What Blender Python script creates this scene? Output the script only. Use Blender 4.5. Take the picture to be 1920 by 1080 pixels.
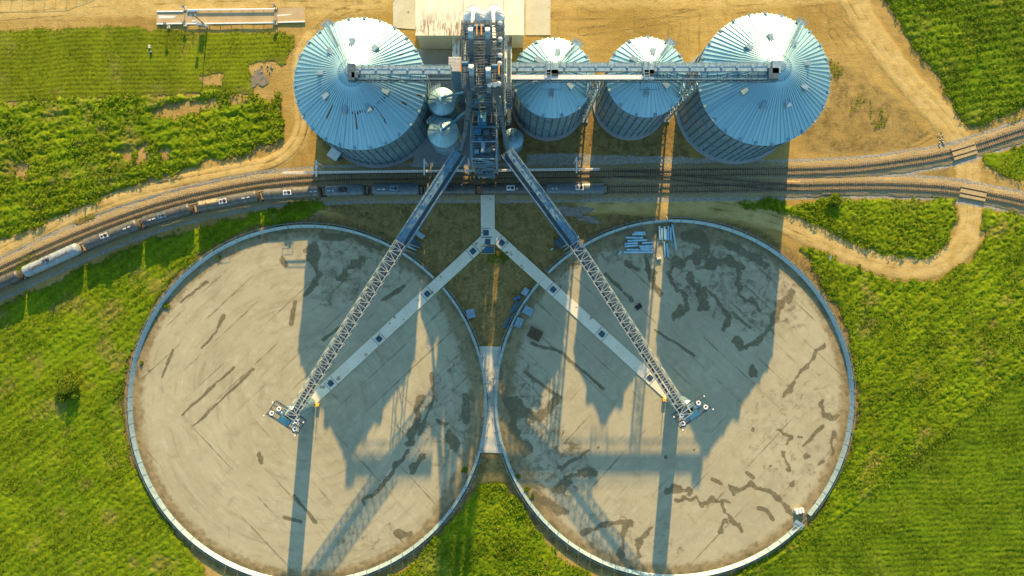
import bpy, math, random
import numpy as np
from mathutils import Vector, Matrix

# ------------------------------------------------------------------ scene, camera, world, sun
for o in list(bpy.data.objects): bpy.data.objects.remove(o)
S = bpy.context.scene
C = S.collection
R = math.radians
HC = 1280 / 7.0                       # camera height: 7 photo pixels per metre on the ground
cam_d = bpy.data.cameras.new('camera'); cam = bpy.data.objects.new('camera', cam_d); C.objects.link(cam)
cam.location = (0, 0, HC); cam_d.lens = 24; cam_d.sensor_width = 36; cam_d.clip_end = 9000; cam_d.clip_start = 1
S.camera = cam
TE = 0.33                             # tangent of the sun's elevation
SUN_EL = math.atan(TE); SUN_AZ = math.atan2(0.085, 1.0)   # sun stands north, a little east
w = bpy.data.worlds.new('World'); S.world = w; w.use_nodes = True
nt = w.node_tree; bg = nt.nodes['Background']
sky = nt.nodes.new('ShaderNodeTexSky'); sky.sky_type = 'NISHITA'; sky.sun_disc = False
sky.sun_elevation = SUN_EL; sky.sun_rotation = SUN_AZ; sky.ozone_density = 3.0; sky.dust_density = 0.6; sky.air_density = 1.0
wb = nt.nodes.new('ShaderNodeMix'); wb.data_type = 'RGBA'; wb.blend_type = 'MULTIPLY'; wb.inputs[0].default_value = 1.0; wb.inputs[7].default_value = (0.86, 1.00, 0.98, 1)   # white balance of the photograph
nt.links.new(sky.outputs[0], wb.inputs[6]); nt.links.new(wb.outputs[2], bg.inputs[0]); bg.inputs[1].default_value = 0.145
sd = bpy.data.lights.new('sun', 'SUN'); so = bpy.data.objects.new('sun', sd); C.objects.link(so)
sd.energy = 4.6; sd.angle = R(0.5); sd.color = (1.0, 0.70, 0.325)
sdir = Vector((0.085, 1.0, 0)).normalized() * math.cos(SUN_EL) + Vector((0, 0, math.sin(SUN_EL)))
so.rotation_euler = sdir.to_track_quat('Z', 'Y').to_euler()
S.view_settings.view_transform = 'Standard'; S.view_settings.look = 'None'
S.view_settings.exposure = 1.34; S.view_settings.gamma = 1.0
S.render.engine = 'CYCLES'

# ------------------------------------------------------------------ helpers
def W(px, py, z=0.0):
    k = (HC - z) / HC / 7.0
    return Vector(((px - 960) * k, (540 - py) * k, z))

ORI = {}
def thing(name, label, cat, loc=(0, 0, 0), group=None, rz=0.0):
    o = bpy.data.objects.new(name, None); C.objects.link(o)
    o.location = loc; o.rotation_euler = (0, 0, rz); o.empty_display_size = 0.5
    o['label'] = label; o['category'] = cat
    if group: o['group'] = group
    ORI[o.name] = Vector(loc)
    return o
def tag(o, label, cat, group=None, kind=None):
    o['label'] = label; o['category'] = cat
    if group: o['group'] = group
    if kind: o['kind'] = kind
    return o
def copy_tree(o, parent=None):
    c = o.copy(); C.objects.link(c)
    if parent: c.parent = parent
    for ch in list(o.children): copy_tree(ch, c)
    return c

class MB:
    def __init__(s): s.v = []; s.f = []
    def add(s, vs, fs):
        n = len(s.v); s.v += [tuple(p) for p in vs]; s.f += [tuple(i + n for i in f) for f in fs]; return s
    def box(s, c, sz, rz=0.0, up=None):
        hx, hy, hz = sz[0] / 2, sz[1] / 2, sz[2] / 2
        ca, sa = math.cos(rz), math.sin(rz)
        vs = []
        for dx, dy, dz in ((-1,-1,-1),(1,-1,-1),(1,1,-1),(-1,1,-1),(-1,-1,1),(1,-1,1),(1,1,1),(-1,1,1)):
            x, y, z = dx * hx, dy * hy, dz * hz
            vs.append((c[0] + x * ca - y * sa, c[1] + x * sa + y * ca, c[2] + z))
        return s.add(vs, [(3,2,1,0),(4,5,6,7),(0,1,5,4),(1,2,6,5),(2,3,7,6),(3,0,4,7)])
    def bar(s, a, b, wd, h=None, up=(0, 0, 1)):
        a = Vector(a); b = Vector(b); h = h or wd
        d = (b - a)
        if d.length < 1e-6: return s
        d.normalize(); u = Vector(up)
        if abs(d.dot(u)) > 0.98: u = Vector((0, 1, 0))
        x = d.cross(u).normalized() * wd / 2; y = x.cross(d).normalized() * h / 2
        vs = [a - x - y, a + x - y, a + x + y, a - x + y, b - x - y, b + x - y, b + x + y, b - x + y]
        return s.add(vs, [(3,2,1,0),(4,5,6,7),(0,1,5,4),(1,2,6,5),(2,3,7,6),(3,0,4,7)])
    def tube(s, a, b, r, n=10, r2=None, cap=True):
        a = Vector(a); b = Vector(b); r2 = r if r2 is None else r2
        d = (b - a).normalized(); u = Vector((0, 0, 1))
        if abs(d.dot(u)) > 0.98: u = Vector((0, 1, 0))
        x = d.cross(u).normalized(); y = x.cross(d).normalized()
        vs = []
        for p, rr in ((a, r), (b, r2)):
            for i in range(n):
                t = 2 * math.pi * i / n
                vs.append(p + x * (rr * math.cos(t)) + y * (rr * math.sin(t)))
        fs = [(i, (i + 1) % n, n + (i + 1) % n, n + i) for i in range(n)]
        if cap: fs += [tuple(range(n - 1, -1, -1)), tuple(range(n, 2 * n))]
        return s.add(vs, fs)
    def path(s, pts, r, n=8):
        for a, b in zip(pts[:-1], pts[1:]): s.tube(a, b, r, n)
        return s
    def lathe(s, prof, c=(0, 0, 0), n=32, close=False):
        vs = []
        for r, z in prof:
            for i in range(n):
                t = 2 * math.pi * i / n
                vs.append((c[0] + r * math.cos(t), c[1] + r * math.sin(t), c[2] + z))
        fs = []
        for k in range(len(prof) - 1):
            for i in range(n):
                j = (i + 1) % n
                fs.append((k * n + i, k * n + j, (k + 1) * n + j, (k + 1) * n + i))
        if prof[0][0] > 1e-4 and close: fs.append(tuple(range(n - 1, -1, -1)))
        if prof[-1][0] > 1e-4 and close: fs.append(tuple((len(prof) - 1) * n + i for i in range(n)))
        return s.add(vs, fs)
    def prism(s, pts, z0, z1):
        n = len(pts)
        vs = [(p[0], p[1], z0) for p in pts] + [(p[0], p[1], z1) for p in pts]
        fs = [tuple(range(n - 1, -1, -1)), tuple(range(n, 2 * n))] + [(i, (i + 1) % n, n + (i + 1) % n, n + i) for i in range(n)]
        return s.add(vs, fs)
    def build(s, name, mat, parent=None, local=False, origin=None, smooth=False, label=None):
        me = bpy.data.meshes.new(name)
        if local: org = Vector((0, 0, 0))
        elif parent is not None: org = ORI[parent.name]
        elif origin is not None: org = Vector(origin)
        else:
            a = np.array(s.v); org = Vector(((a[:,0].min() + a[:,0].max()) / 2, (a[:,1].min() + a[:,1].max()) / 2, a[:,2].min()))
        me.from_pydata([(p[0] - org.x, p[1] - org.y, p[2] - org.z) for p in s.v], [], s.f)
        me.materials.append(mat)
        if smooth: me.shade_smooth()
        me.update()
        o = bpy.data.objects.new(name, me); C.objects.link(o)
        if parent is not None:
            o.parent = parent; ORI[o.name] = org
        elif not local: o.location = org; ORI[o.name] = org
        if label: o['label'] = label
        return o

def np_mesh(name, verts, quads, mat, attrs=None, smooth=False):
    me = bpy.data.meshes.new(name)
    nv, nf, k = len(verts), len(quads), quads.shape[1]
    me.vertices.add(nv); me.vertices.foreach_set('co', verts.astype(np.float32).ravel())
    me.loops.add(nf * k); me.loops.foreach_set('vertex_index', quads.astype(np.int32).ravel())
    me.polygons.add(nf); me.polygons.foreach_set('loop_start', np.arange(nf, dtype=np.int32) * k)
    me.update(calc_edges=True)
    for an, col in (attrs or {}).items():
        a = me.attributes.new(an, 'FLOAT_COLOR', 'POINT')
        c4 = np.ones((nv, 4), np.float32); c4[:, :col.shape[1]] = col
        a.data.foreach_set('color', c4.ravel())
    me.materials.append(mat)
    if smooth: me.shade_smooth()
    me.validate()
    o = bpy.data.objects.new(name, me); C.objects.link(o)
    return o

rng = np.random.default_rng(7); random.seed(7)
# value noise (numpy)
_T = np.random.default_rng(3).random((256, 256))
def vnoise(x, y, sc, seed=0):
    x = x / sc + seed * 17.3; y = y / sc + seed * 9.7
    xi = np.floor(x).astype(int); yi = np.floor(y).astype(int)
    fx = x - xi; fy = y - yi; fx = fx * fx * (3 - 2 * fx); fy = fy * fy * (3 - 2 * fy)
    t = lambda a, b: _T[a % 256, b % 256]
    return (t(xi, yi) * (1 - fx) + t(xi + 1, yi) * fx) * (1 - fy) + (t(xi, yi + 1) * (1 - fx) + t(xi + 1, yi + 1) * fx) * fy
def fbm(x, y, sc, seed=0, oc=4):
    a = 0; amp = 1; tot = 0
    for i in range(oc):
        a = a + amp * vnoise(x, y, sc / 2 ** i, seed + i * 3); tot += amp; amp *= 0.55
    return a / tot
def domes(x, y, sc, seed=0):           # rounded clumps on a jittered lattice, 0..1
    x = x / sc; y = y / sc; xi = np.floor(x).astype(int); yi = np.floor(y).astype(int); h = np.zeros_like(x)
    for dx in (-1, 0, 1):
        for dy in (-1, 0, 1):
            a = xi + dx; b = yi + dy; m, n_ = (a + seed * 31) % 256, (b + seed * 57) % 256
            jx = a + 0.15 + 0.7 * _T[m, n_]; jy = b + 0.15 + 0.7 * _T[n_, (m + 91) % 256]; r = 0.45 + 0.45 * _T[(m + 13) % 256, (n_ + 7) % 256]
            h = np.maximum(h, np.sqrt(np.clip(1 - ((x - jx) ** 2 + (y - jy) ** 2) / r ** 2, 0, 1)) * (0.5 + 0.5 * r / 0.9))
    return h
def sstep(a, b, x):
    t = np.clip((x - a) / (b - a), 0, 1); return t * t * (3 - 2 * t)
def P(pts): return np.array([((p[0] - 960) / 7.0, (540 - p[1]) / 7.0) for p in pts])
def seg_d(x, y, pts, closed=False):
    d = np.full(x.shape, 1e9); n = len(pts)
    for i in range(n if closed else n - 1):
        a = pts[i]; b = pts[(i + 1) % n]; e = b - a; L = max(e @ e, 1e-9)
        t = np.clip(((x - a[0]) * e[0] + (y - a[1]) * e[1]) / L, 0, 1)
        d = np.minimum(d, np.hypot(x - a[0] - t * e[0], y - a[1] - t * e[1]))
    if n == 1: d = np.hypot(x - pts[0][0], y - pts[0][1])
    return d
def sdf(x, y, pts):                    # positive inside
    ins = np.zeros(x.shape, bool); n = len(pts)
    for i in range(n):
        a = pts[i]; b = pts[(i + 1) % n]
        c = ((a[1] > y) != (b[1] > y))
        with np.errstate(divide='ignore', invalid='ignore'):
            xx = (b[0] - a[0]) * (y - a[1]) / (b[1] - a[1] + 1e-12) + a[0]
        ins ^= c & (x < xx)
    return np.where(ins, 1, -1) * seg_d(x, y, pts, True)
def catmull(pts, step=0.5):
    p = np.array(pts, float); p = np.vstack([2 * p[0] - p[1], p, 2 * p[-1] - p[-2]]); out = []
    for i in range(1, len(p) - 2):
        n = max(2, int(np.linalg.norm(p[i + 1] - p[i]) / step))
        for t in np.linspace(0, 1, n, endpoint=False):
            a, b, c, d = p[i - 1:i + 3]
            out.append(0.5 * (2 * b + (c - a) * t + (2 * a - 5 * b + 4 * c - d) * t * t + (3 * b - a - 3 * c + d) * t ** 3))
    out.append(p[-2]); return np.array(out)
def resample(p, step):
    s = np.concatenate([[0], np.cumsum(np.linalg.norm(np.diff(p, axis=0), axis=1))])
    q = np.arange(0, s[-1], step); return np.stack([np.interp(q, s, p[:, 0]), np.interp(q, s, p[:, 1])], 1)

# ------------------------------------------------------------------ materials
class NT:
    def __init__(s, name):
        s.m = bpy.data.materials.new(name); s.m.use_nodes = True; s.t = s.m.node_tree
        s.b = s.t.nodes['Principled BSDF']
    def n(s, ty, **kw):
        o = s.t.nodes.new(ty)
        for k, v in kw.items():
            if k.startswith('i_'):
                key = k[2:]; key = int(key) if key.isdigit() else key.replace('_', ' ')
                s.set(o.inputs[key], v)
            else: setattr(o, k, v)
        return o
    def set(s, inp, v):
        if hasattr(v, 'is_output'): s.t.links.new(v, inp)
        elif hasattr(v, 'outputs'): s.t.links.new(v.outputs[0], inp)
        else:
            if isinstance(v, tuple) and len(v) == 3 and len(inp.default_value) == 4: v = v + (1,)
            inp.default_value = v
    def math(s, op, a, b=0.0, c=None, clamp=False):
        o = s.n('ShaderNodeMath', operation=op, use_clamp=clamp); s.set(o.inputs[0], a); s.set(o.inputs[1], b)
        if c is not None: s.set(o.inputs[2], c)
        return o.outputs[0]
    def mix(s, f, a, b, mode='MIX'):
        o = s.n('ShaderNodeMix', data_type='RGBA', blend_type=mode); s.set(o.inputs[0], f); s.set(o.inputs[6], a); s.set(o.inputs[7], b)
        return o.outputs[2]
    def ramp(s, x, a, b, o0=0.0, o1=1.0):
        o = s.n('ShaderNodeMapRange', interpolation_type='SMOOTHSTEP'); s.set(o.inputs[0], x)
        for i, v in zip((1, 2, 3, 4), (a, b, o0, o1)): s.set(o.inputs[i], v)
        return o.outputs[0]
    def pos(s): return s.n('ShaderNodeNewGeometry').outputs['Position']
    def obj(s): return s.n('ShaderNodeTexCoord').outputs['Object']
    def noise(s, vec, sc, det=4.0, rough=0.55, dist=0.0):
        o = s.n('ShaderNodeTexNoise'); s.set(o.inputs['Vector'], vec); s.set(o.inputs['Scale'], sc); s.set(o.inputs['Detail'], det)
        s.set(o.inputs['Roughness'], rough); s.set(o.inputs['Distortion'], dist); return o.outputs[0]
    def map(s, vec, scale=(1, 1, 1), rot=(0, 0, 0)):
        o = s.n('ShaderNodeMapping'); s.set(o.inputs[0], vec); o.inputs['Scale'].default_value = scale; o.inputs['Rotation'].default_value = rot; return o.outputs[0]
    def bump(s, h, dist, strength=1.0):
        o = s.n('ShaderNodeBump'); s.set(o.inputs['Height'], h); o.inputs['Distance'].default_value = dist; o.inputs['Strength'].default_value = strength
        s.t.links.new(o.outputs[0], s.b.inputs['Normal'])
    def out(s, col, rough=0.8, metal=0.0, spec=None):
        s.set(s.b.inputs['Base Color'], col); s.set(s.b.inputs['Roughness'], rough); s.set(s.b.inputs['Metallic'], metal)
        if spec is not None: s.b.inputs['Specular IOR Level'].default_value = spec
        return s.m

def m_metal(name, col, rough=0.42, metal=0.75, var=0.12, rust=0.0, rustcol=(0.20, 0.09, 0.03), sc=1.2):
    k = NT(name); p = k.pos()
    n1 = k.noise(p, sc, 5); n2 = k.noise(k.map(p, (1.2, 1.2, 0.15)), 1.5, 4)
    c = k.mix(k.ramp(n1, 0.3, 0.7), tuple(x * (1 - var) for x in col), tuple(min(1, x * (1 + var)) for x in col))
    c = k.mix(k.ramp(n2, 0.45, 0.8, 0, 0.35), c, tuple(x * 0.72 for x in col))
    mt = metal
    if rust > 0:
        rf = k.ramp(k.noise(p, 0.9, 6, 0.65), 0.66 - rust * 0.3, 0.74 - rust * 0.25)
        c = k.mix(rf, c, rustcol); mt = k.math('MULTIPLY', k.math('SUBTRACT', 1.0, rf), metal)
    return k.out(c, k.ramp(n1, 0.2, 0.8, rough - 0.06, rough + 0.12), mt)
def m_plain(name, col, rough=0.7, var=0.15, sc=2.0, metal=0.0, spec=None):
    k = NT(name); n1 = k.noise(k.pos(), sc, 5)
    return k.out(k.mix(k.ramp(n1, 0.3, 0.7), tuple(x * (1 - var) for x in col), tuple(min(1, x * (1 + var)) for x in col)), rough, metal, spec)

M = {}
def roof_metal():
    k = NT('galvanised_roof'); ob = k.obj(); p = k.pos(); sp = k.n('ShaderNodeSeparateXYZ'); k.set(sp.inputs[0], ob)
    rad = k.math('SQRT', k.math('ADD', k.math('MULTIPLY', sp.outputs[0], sp.outputs[0]), k.math('MULTIPLY', sp.outputs[1], sp.outputs[1])))
    ang = k.math('ARCTAN2', sp.outputs[1], sp.outputs[0])
    def pol(a, r): cb = k.n('ShaderNodeCombineXYZ'); k.set(cb.inputs[0], k.math('MULTIPLY', ang, a)); k.set(cb.inputs[1], k.math('MULTIPLY', rad, r)); k.set(cb.inputs[2], 0.0); return cb
    pan = k.noise(pol(24.0, 0.03), 1.0, 3, 0.6); stk = k.noise(pol(30.0, 0.16), 1.0, 6, 0.65); n1 = k.noise(p, 0.5, 5, 0.6)
    c = k.mix(k.ramp(pan, 0.3, 0.7), (0.24, 0.42, 0.44), (0.34, 0.52, 0.51))
    c = k.mix(k.ramp(stk, 0.52, 0.75, 0, 0.55), c, (0.24, 0.36, 0.33))
    c = k.mix(k.ramp(k.noise(pol(16.0, 0.10), 1.0, 5, 0.7), 0.66, 0.78, 0, 0.6), c, (0.30, 0.20, 0.09))
    c = k.mix(k.ramp(n1, 0.55, 0.75, 0, 0.3), c, (0.45, 0.60, 0.56))
    return k.out(c, k.ramp(n1, 0.2, 0.8, 0.40, 0.56), 0.38)
M['roof'] = roof_metal()
M['bridge'] = m_metal('weathered_bridge_sheet', (0.13, 0.23, 0.26), 0.5, 0.45, 0.2)
M['wall'] = m_metal('galvanised_wall', (0.23, 0.36, 0.39), 0.45, 0.6, 0.18)
M['steel'] = m_metal('galvanised_steel', (0.24, 0.35, 0.36), 0.45, 0.55, 0.15)
M['dsteel'] = m_metal('dull_steel', (0.09, 0.13, 0.14), 0.5, 0.5, 0.2)
M['grate'] = m_metal('steel_grating', (0.10, 0.12, 0.12), 0.6, 0.4, 0.3)
M['sheet'] = m_metal('ring_wall_sheet', (0.31, 0.41, 0.39), 0.5, 0.45, 0.12, 0.06)
M['cover'] = m_metal('conveyor_cover', (0.26, 0.36, 0.36), 0.5, 0.45, 0.14)
M['white'] = m_plain('white_paint', (0.78, 0.77, 0.70), 0.5, 0.06)
M['cream'] = m_plain('aged_white_sheet', (0.70, 0.66, 0.54), 0.55, 0.10)
M['rust'] = m_plain('rusty_steel', (0.19, 0.09, 0.03), 0.85, 0.3)
M['gap'] = m_plain('open_gap', (0.035, 0.03, 0.02), 0.9, 0.3)
M['orange'] = m_plain('orange_guard', (0.60, 0.28, 0.05), 0.5, 0.1)
M['yellow'] = m_plain('yellow_paint', (0.65, 0.42, 0.05), 0.5, 0.1)
M['motor'] = m_plain('motor_blue', (0.035, 0.14, 0.20), 0.45, 0.15)
M['hatch'] = m_metal('hatch_grate', (0.05, 0.10, 0.12), 0.55, 0.4, 0.3)
M['truss'] = m_metal('zinc_truss', (0.42, 0.45, 0.36), 0.5, 0.3, 0.15)
M['black'] = m_plain('black_tank_paint', (0.062, 0.056, 0.037), 0.5, 0.35, 1.2, 0.0, 0.6)
M['greyblack'] = m_plain('faded_black_paint', (0.085, 0.077, 0.050), 0.5, 0.3, 1.2, 0.0, 0.6)
M['pgrey'] = m_plain('grey_tank_paint', (0.09, 0.115, 0.11), 0.4, 0.25)
M['tankwhite'] = m_plain('pale_tank_paint', (0.23, 0.26, 0.25), 0.5, 0.25)
M['under'] = m_plain('underframe', (0.05, 0.04, 0.03), 0.8, 0.3)
M['rail'] = m_metal('rail_steel', (0.09, 0.065, 0.045), 0.45, 0.5, 0.2)
M['tie'] = m_plain('sleeper_wood', (0.20, 0.14, 0.065), 0.9, 0.4, 1.0)
M['planks'] = m_plain('crossing_planks', (0.40, 0.29, 0.12), 0.9, 0.25)
M['brown'] = m_plain('rusty_brown_box', (0.10, 0.065, 0.025), 0.8, 0.3)
M['pipe'] = m_metal('pipe_steel', (0.36, 0.54, 0.56), 0.4, 0.65, 0.15)
M['stone'] = m_plain('stone', (0.40, 0.33, 0.22), 0.9, 0.3)
M['shirt'] = m_plain('pale_blue_shirt', (0.30, 0.50, 0.62), 0.8, 0.05)
M['skin'] = m_plain('skin', (0.45, 0.28, 0.18), 0.6, 0.05)
M['dark_cloth'] = m_plain('dark_trousers', (0.02, 0.02, 0.025), 0.9, 0.1)
M['bark'] = m_plain('bark', (0.10, 0.07, 0.04), 0.9, 0.3)

def concrete(name, a, b, blot=0.0, blotcol=(0.22, 0.15, 0.08)):
    k = NT(name); p = k.pos()
    n1 = k.noise(p, 0.25, 6); n2 = k.noise(p, 3.0, 5, 0.7)
    c = k.mix(k.ramp(n1, 0.3, 0.7), a, b); c = k.mix(k.ramp(n2, 0.35, 0.75, 0, 0.35), c, tuple(x * 0.6 for x in a))
    if blot > 0: c = k.mix(k.ramp(k.noise(p, 0.55, 3, 0.5), 0.72 - blot * 0.2, 0.76 - blot * 0.2, 0, 0.85), c, blotcol)
    k.bump(n2, 0.02); return k.out(c, 0.85)
M['conc'] = concrete('concrete_slab', (0.52, 0.48, 0.32), (0.60, 0.56, 0.40), 0.25)
M['tunnel'] = concrete('tunnel_concrete', (0.72, 0.62, 0.40), (0.80, 0.70, 0.47), 0.42, (0.30, 0.22, 0.10))
M['found'] = concrete('foundation_concrete', (0.30, 0.30, 0.26), (0.38, 0.37, 0.32))
M['deck'] = concrete('dusty_scale_deck', (0.42, 0.29, 0.13), (0.50, 0.37, 0.18))

def ground_material():
    k = NT('ground_soil'); p = k.pos()
    at = k.n('ShaderNodeAttribute', attribute_name='mask'); sx = k.n('ShaderNodeSeparateColor'); k.set(sx.inputs[0], at.outputs['Color'])
    r, g, b = sx.outputs
    nb = k.noise(p, 0.045, 6, 0.6); nm = k.noise(p, 0.30, 6, 0.62); nf = k.noise(p, 2.6, 5, 0.7)
    ns = k.noise(k.map(p, (0.05, 0.55, 1), (0, 0, 0.12)), 1.0, 5, 0.6, 0.6)
    c = k.mix(k.ramp(nb, 0.3, 0.7), (0.49, 0.325, 0.095), (0.34, 0.215, 0.052))
    c = k.mix(k.ramp(ns, 0.42, 0.72, 0, 0.5), c, (0.27, 0.185, 0.055))
    c = k.mix(k.ramp(k.noise(k.map(p, (0.5, 0.10, 1), (0, 0, 0.5)), 1.0, 5, 0.65, 1.5), 0.52, 0.72, 0, 0.6), c, (0.22, 0.145, 0.04))
    c = k.mix(k.ramp(nm, 0.5, 0.75, 0, 0.45), c, (0.53, 0.375, 0.13))
    off = k.math('MULTIPLY', k.math('SUBTRACT', nm, 0.5), 0.9)
    off2 = k.math('MULTIPLY', k.math('SUBTRACT', nf, 0.5), 0.5)
    pale = k.mix(k.ramp(nm, 0.35, 0.7), (0.57, 0.405, 0.14), (0.45, 0.30, 0.085))
    pale = k.mix(k.ramp(k.noise(p, 0.9, 5, 0.7), 0.5, 0.8, 0, 0.4), pale, (0.33, 0.22, 0.10))
    c = k.mix(k.ramp(k.math('ADD', b, off), 0.35, 0.65), c, pale)
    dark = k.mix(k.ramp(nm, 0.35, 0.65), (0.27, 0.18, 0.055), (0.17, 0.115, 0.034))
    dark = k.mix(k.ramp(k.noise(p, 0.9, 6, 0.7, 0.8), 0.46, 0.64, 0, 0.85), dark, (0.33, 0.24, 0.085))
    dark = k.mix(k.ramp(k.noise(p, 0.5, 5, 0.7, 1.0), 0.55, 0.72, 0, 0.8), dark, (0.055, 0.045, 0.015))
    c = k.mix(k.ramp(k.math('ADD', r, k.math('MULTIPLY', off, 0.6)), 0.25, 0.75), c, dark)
    vo = k.n('ShaderNodeTexVoronoi'); k.set(vo.inputs['Vector'], p); vo.inputs['Scale'].default_value = 3.5
    grav = k.mix(vo.outputs['Color'], (0.20, 0.185, 0.13), (0.44, 0.40, 0.29))
    c = k.mix(k.ramp(k.math('ADD', g, k.math('ADD', off, off2)), 0.35, 0.6), c, grav)
    c = k.mix(k.ramp(nf, 0.4, 0.9, 0, 0.5), c, k.mix(1.0, c, (0.5, 0.48, 0.44), 'MULTIPLY'))
    h = k.math('ADD', k.math('MULTIPLY', nm, 1.5), nf)
    k.bump(h, 0.22, 0.55)
    return k.out(c, 0.95, 0.0, 0.05)
M['ground'] = ground_material()

def ballast_material():
    k = NT('gravel_ballast'); p = k.pos()
    vo = k.n('ShaderNodeTexVoronoi'); k.set(vo.inputs['Vector'], p); vo.inputs['Scale'].default_value = 4.0
    nm = k.noise(p, 0.35, 5, 0.65)
    c = k.mix(vo.outputs['Color'], (0.15, 0.125, 0.07), (0.40, 0.335, 0.20))
    c = k.mix(k.ramp(nm, 0.3, 0.65, 0.1, 0.85), c, (0.33, 0.23, 0.085))
    k.bump(vo.outputs['Distance'], 0.10); return k.out(c, 0.95, 0, 0.15)
M['ballast'] = ballast_material()

def green_material(name, a, b, cc, dry):
    k = NT(name); p = k.pos()
    at = k.n('ShaderNodeAttribute', attribute_name='tint'); sx = k.n('ShaderNodeSeparateColor'); k.set(sx.inputs[0], at.outputs['Color'])
    n1 = k.noise(p, 0.10, 5, 0.6); n2 = k.noise(p, 1.3, 4, 0.6)
    c = k.mix(k.ramp(n1, 0.35, 0.65), a, b)
    c = k.mix(k.ramp(n2, 0.35, 0.7, 0, 0.7), c, cc)
    c = k.mix(k.math('MULTIPLY', sx.outputs[1], 0.9), c, dry)
    c = k.mix(1.0, c, k.mix(sx.outputs[0], (0.55, 0.58, 0.55), (1.40, 1.35, 1.2)), 'MULTIPLY')
    k.out(c, 0.8, 0, 0.06); return k.m
M['grass'] = green_material('mown_grass', (0.125, 0.160, 0.005), (0.155, 0.178, 0.007), (0.105, 0.140, 0.004), (0.24, 0.17, 0.06))
M['weeds'] = green_material('weed_leaves', (0.118, 0.180, 0.004), (0.150, 0.192, 0.005), (0.090, 0.145, 0.003), (0.24, 0.16, 0.055))
M['crop'] = green_material('crop_leaves', (0.092, 0.150, 0.004), (0.112, 0.165, 0.005), (0.074, 0.125, 0.003), (0.20, 0.18, 0.03))
M['bushleaf'] = green_material('shrub_leaves', (0.10, 0.15, 0.006), (0.13, 0.17, 0.008), (0.08, 0.12, 0.004), (0.20, 0.16, 0.04))

# ------------------------------------------------------------------ layout in photo pixels on the ground
PADL = (578.8, 756.8); PADR = (1262.5, 747.0); RT = 334.3; RF = RT - 5.2
T1 = P([(-260, 640), (-120, 560), (0, 507), (100, 461), (200, 420), (300, 386), (400, 361), (500, 343), (600, 334), (700, 331), (905, 329.5), (1150, 326.5), (1300, 324.5), (1475, 321.5), (1600, 316.5), (1700, 304), (1790, 287.5), (1912, 249), (2050, 205), (2200, 155)])
T2 = P([(-260, 672), (-120, 598), (0, 540), (43, 519), (164, 464), (275, 420), (370, 392.5), (494, 369), (608, 361), (700, 358), (905, 357), (1130, 356), (1300, 354.5), (1480, 351.5), (1604, 349), (1700, 350.5), (1789, 357), (1873, 372), (1920, 382), (2050, 412), (2200, 447)])
T3 = P([(1150, 327), (1234, 331), (1320, 339), (1410, 346.5), (1500, 351.5)])
T1c = resample(catmull(T1), 0.5); T2c = resample(catmull(T2), 0.5); T3c = resample(catmull(T3), 0.5)
ROAD = P([(1560, -60), (1600, 0), (1655, 90), (1715, 165), (1775, 230), (1808, 285), (1815, 345), (1820, 400), (1812, 450), (1780, 485), (1735, 500), (1690, 500), (1640, 488), (1580, 464), (1510, 432), (1450, 408), (1380, 392), (1280, 382), (1180, 376), (1080, 374)])
ROADc = resample(catmull(ROAD), 0.6)
ROAD2 = P([(-120, 535), (0, 470), (110, 415), (220, 375), (330, 345), (430, 322), (520, 300), (565, 250), (568, 190), (562, 120), (590, 60)])
ROAD2c = resample(catmull(ROAD2), 0.6)

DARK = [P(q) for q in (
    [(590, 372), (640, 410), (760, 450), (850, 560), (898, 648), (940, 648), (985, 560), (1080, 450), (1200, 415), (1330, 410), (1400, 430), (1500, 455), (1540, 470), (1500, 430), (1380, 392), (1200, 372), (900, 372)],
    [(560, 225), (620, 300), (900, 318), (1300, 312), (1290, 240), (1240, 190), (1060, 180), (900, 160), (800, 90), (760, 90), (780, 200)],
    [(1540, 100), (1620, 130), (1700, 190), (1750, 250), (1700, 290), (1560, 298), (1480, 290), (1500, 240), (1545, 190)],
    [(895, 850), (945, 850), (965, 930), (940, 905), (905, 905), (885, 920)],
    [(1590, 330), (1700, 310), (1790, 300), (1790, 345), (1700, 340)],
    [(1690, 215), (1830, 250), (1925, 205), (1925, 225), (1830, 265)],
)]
RUTS = [resample(catmull(P(q)), 1.5) for q in ([(-40, 34), (200, 18), (500, 8), (760, 12)], [(600, 62), (572, 130), (566, 210), (560, 270), (490, 318), (380, 345)], [(590, 60), (640, 22), (720, 8)],
    [(1040, 30), (1250, 26), (1450, 12), (1640, -10)], [(1545, 15), (1650, 115), (1745, 215), (1795, 260)], [(1560, 60), (1615, 140), (1625, 220), (1570, 285)], [(1090, 60), (1200, 45), (1330, 20)],
    [(1640, 245), (1700, 262), (1750, 238)], [(1640, 252), (1705, 270), (1755, 246)], [(1540, 250), (1600, 268), (1700, 280)], [(928, 480), (914, 560), (920, 645)], [(620, 390), (760, 400), (880, 470)], [(960, 385), (1100, 378), (1250, 384)])]
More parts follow.
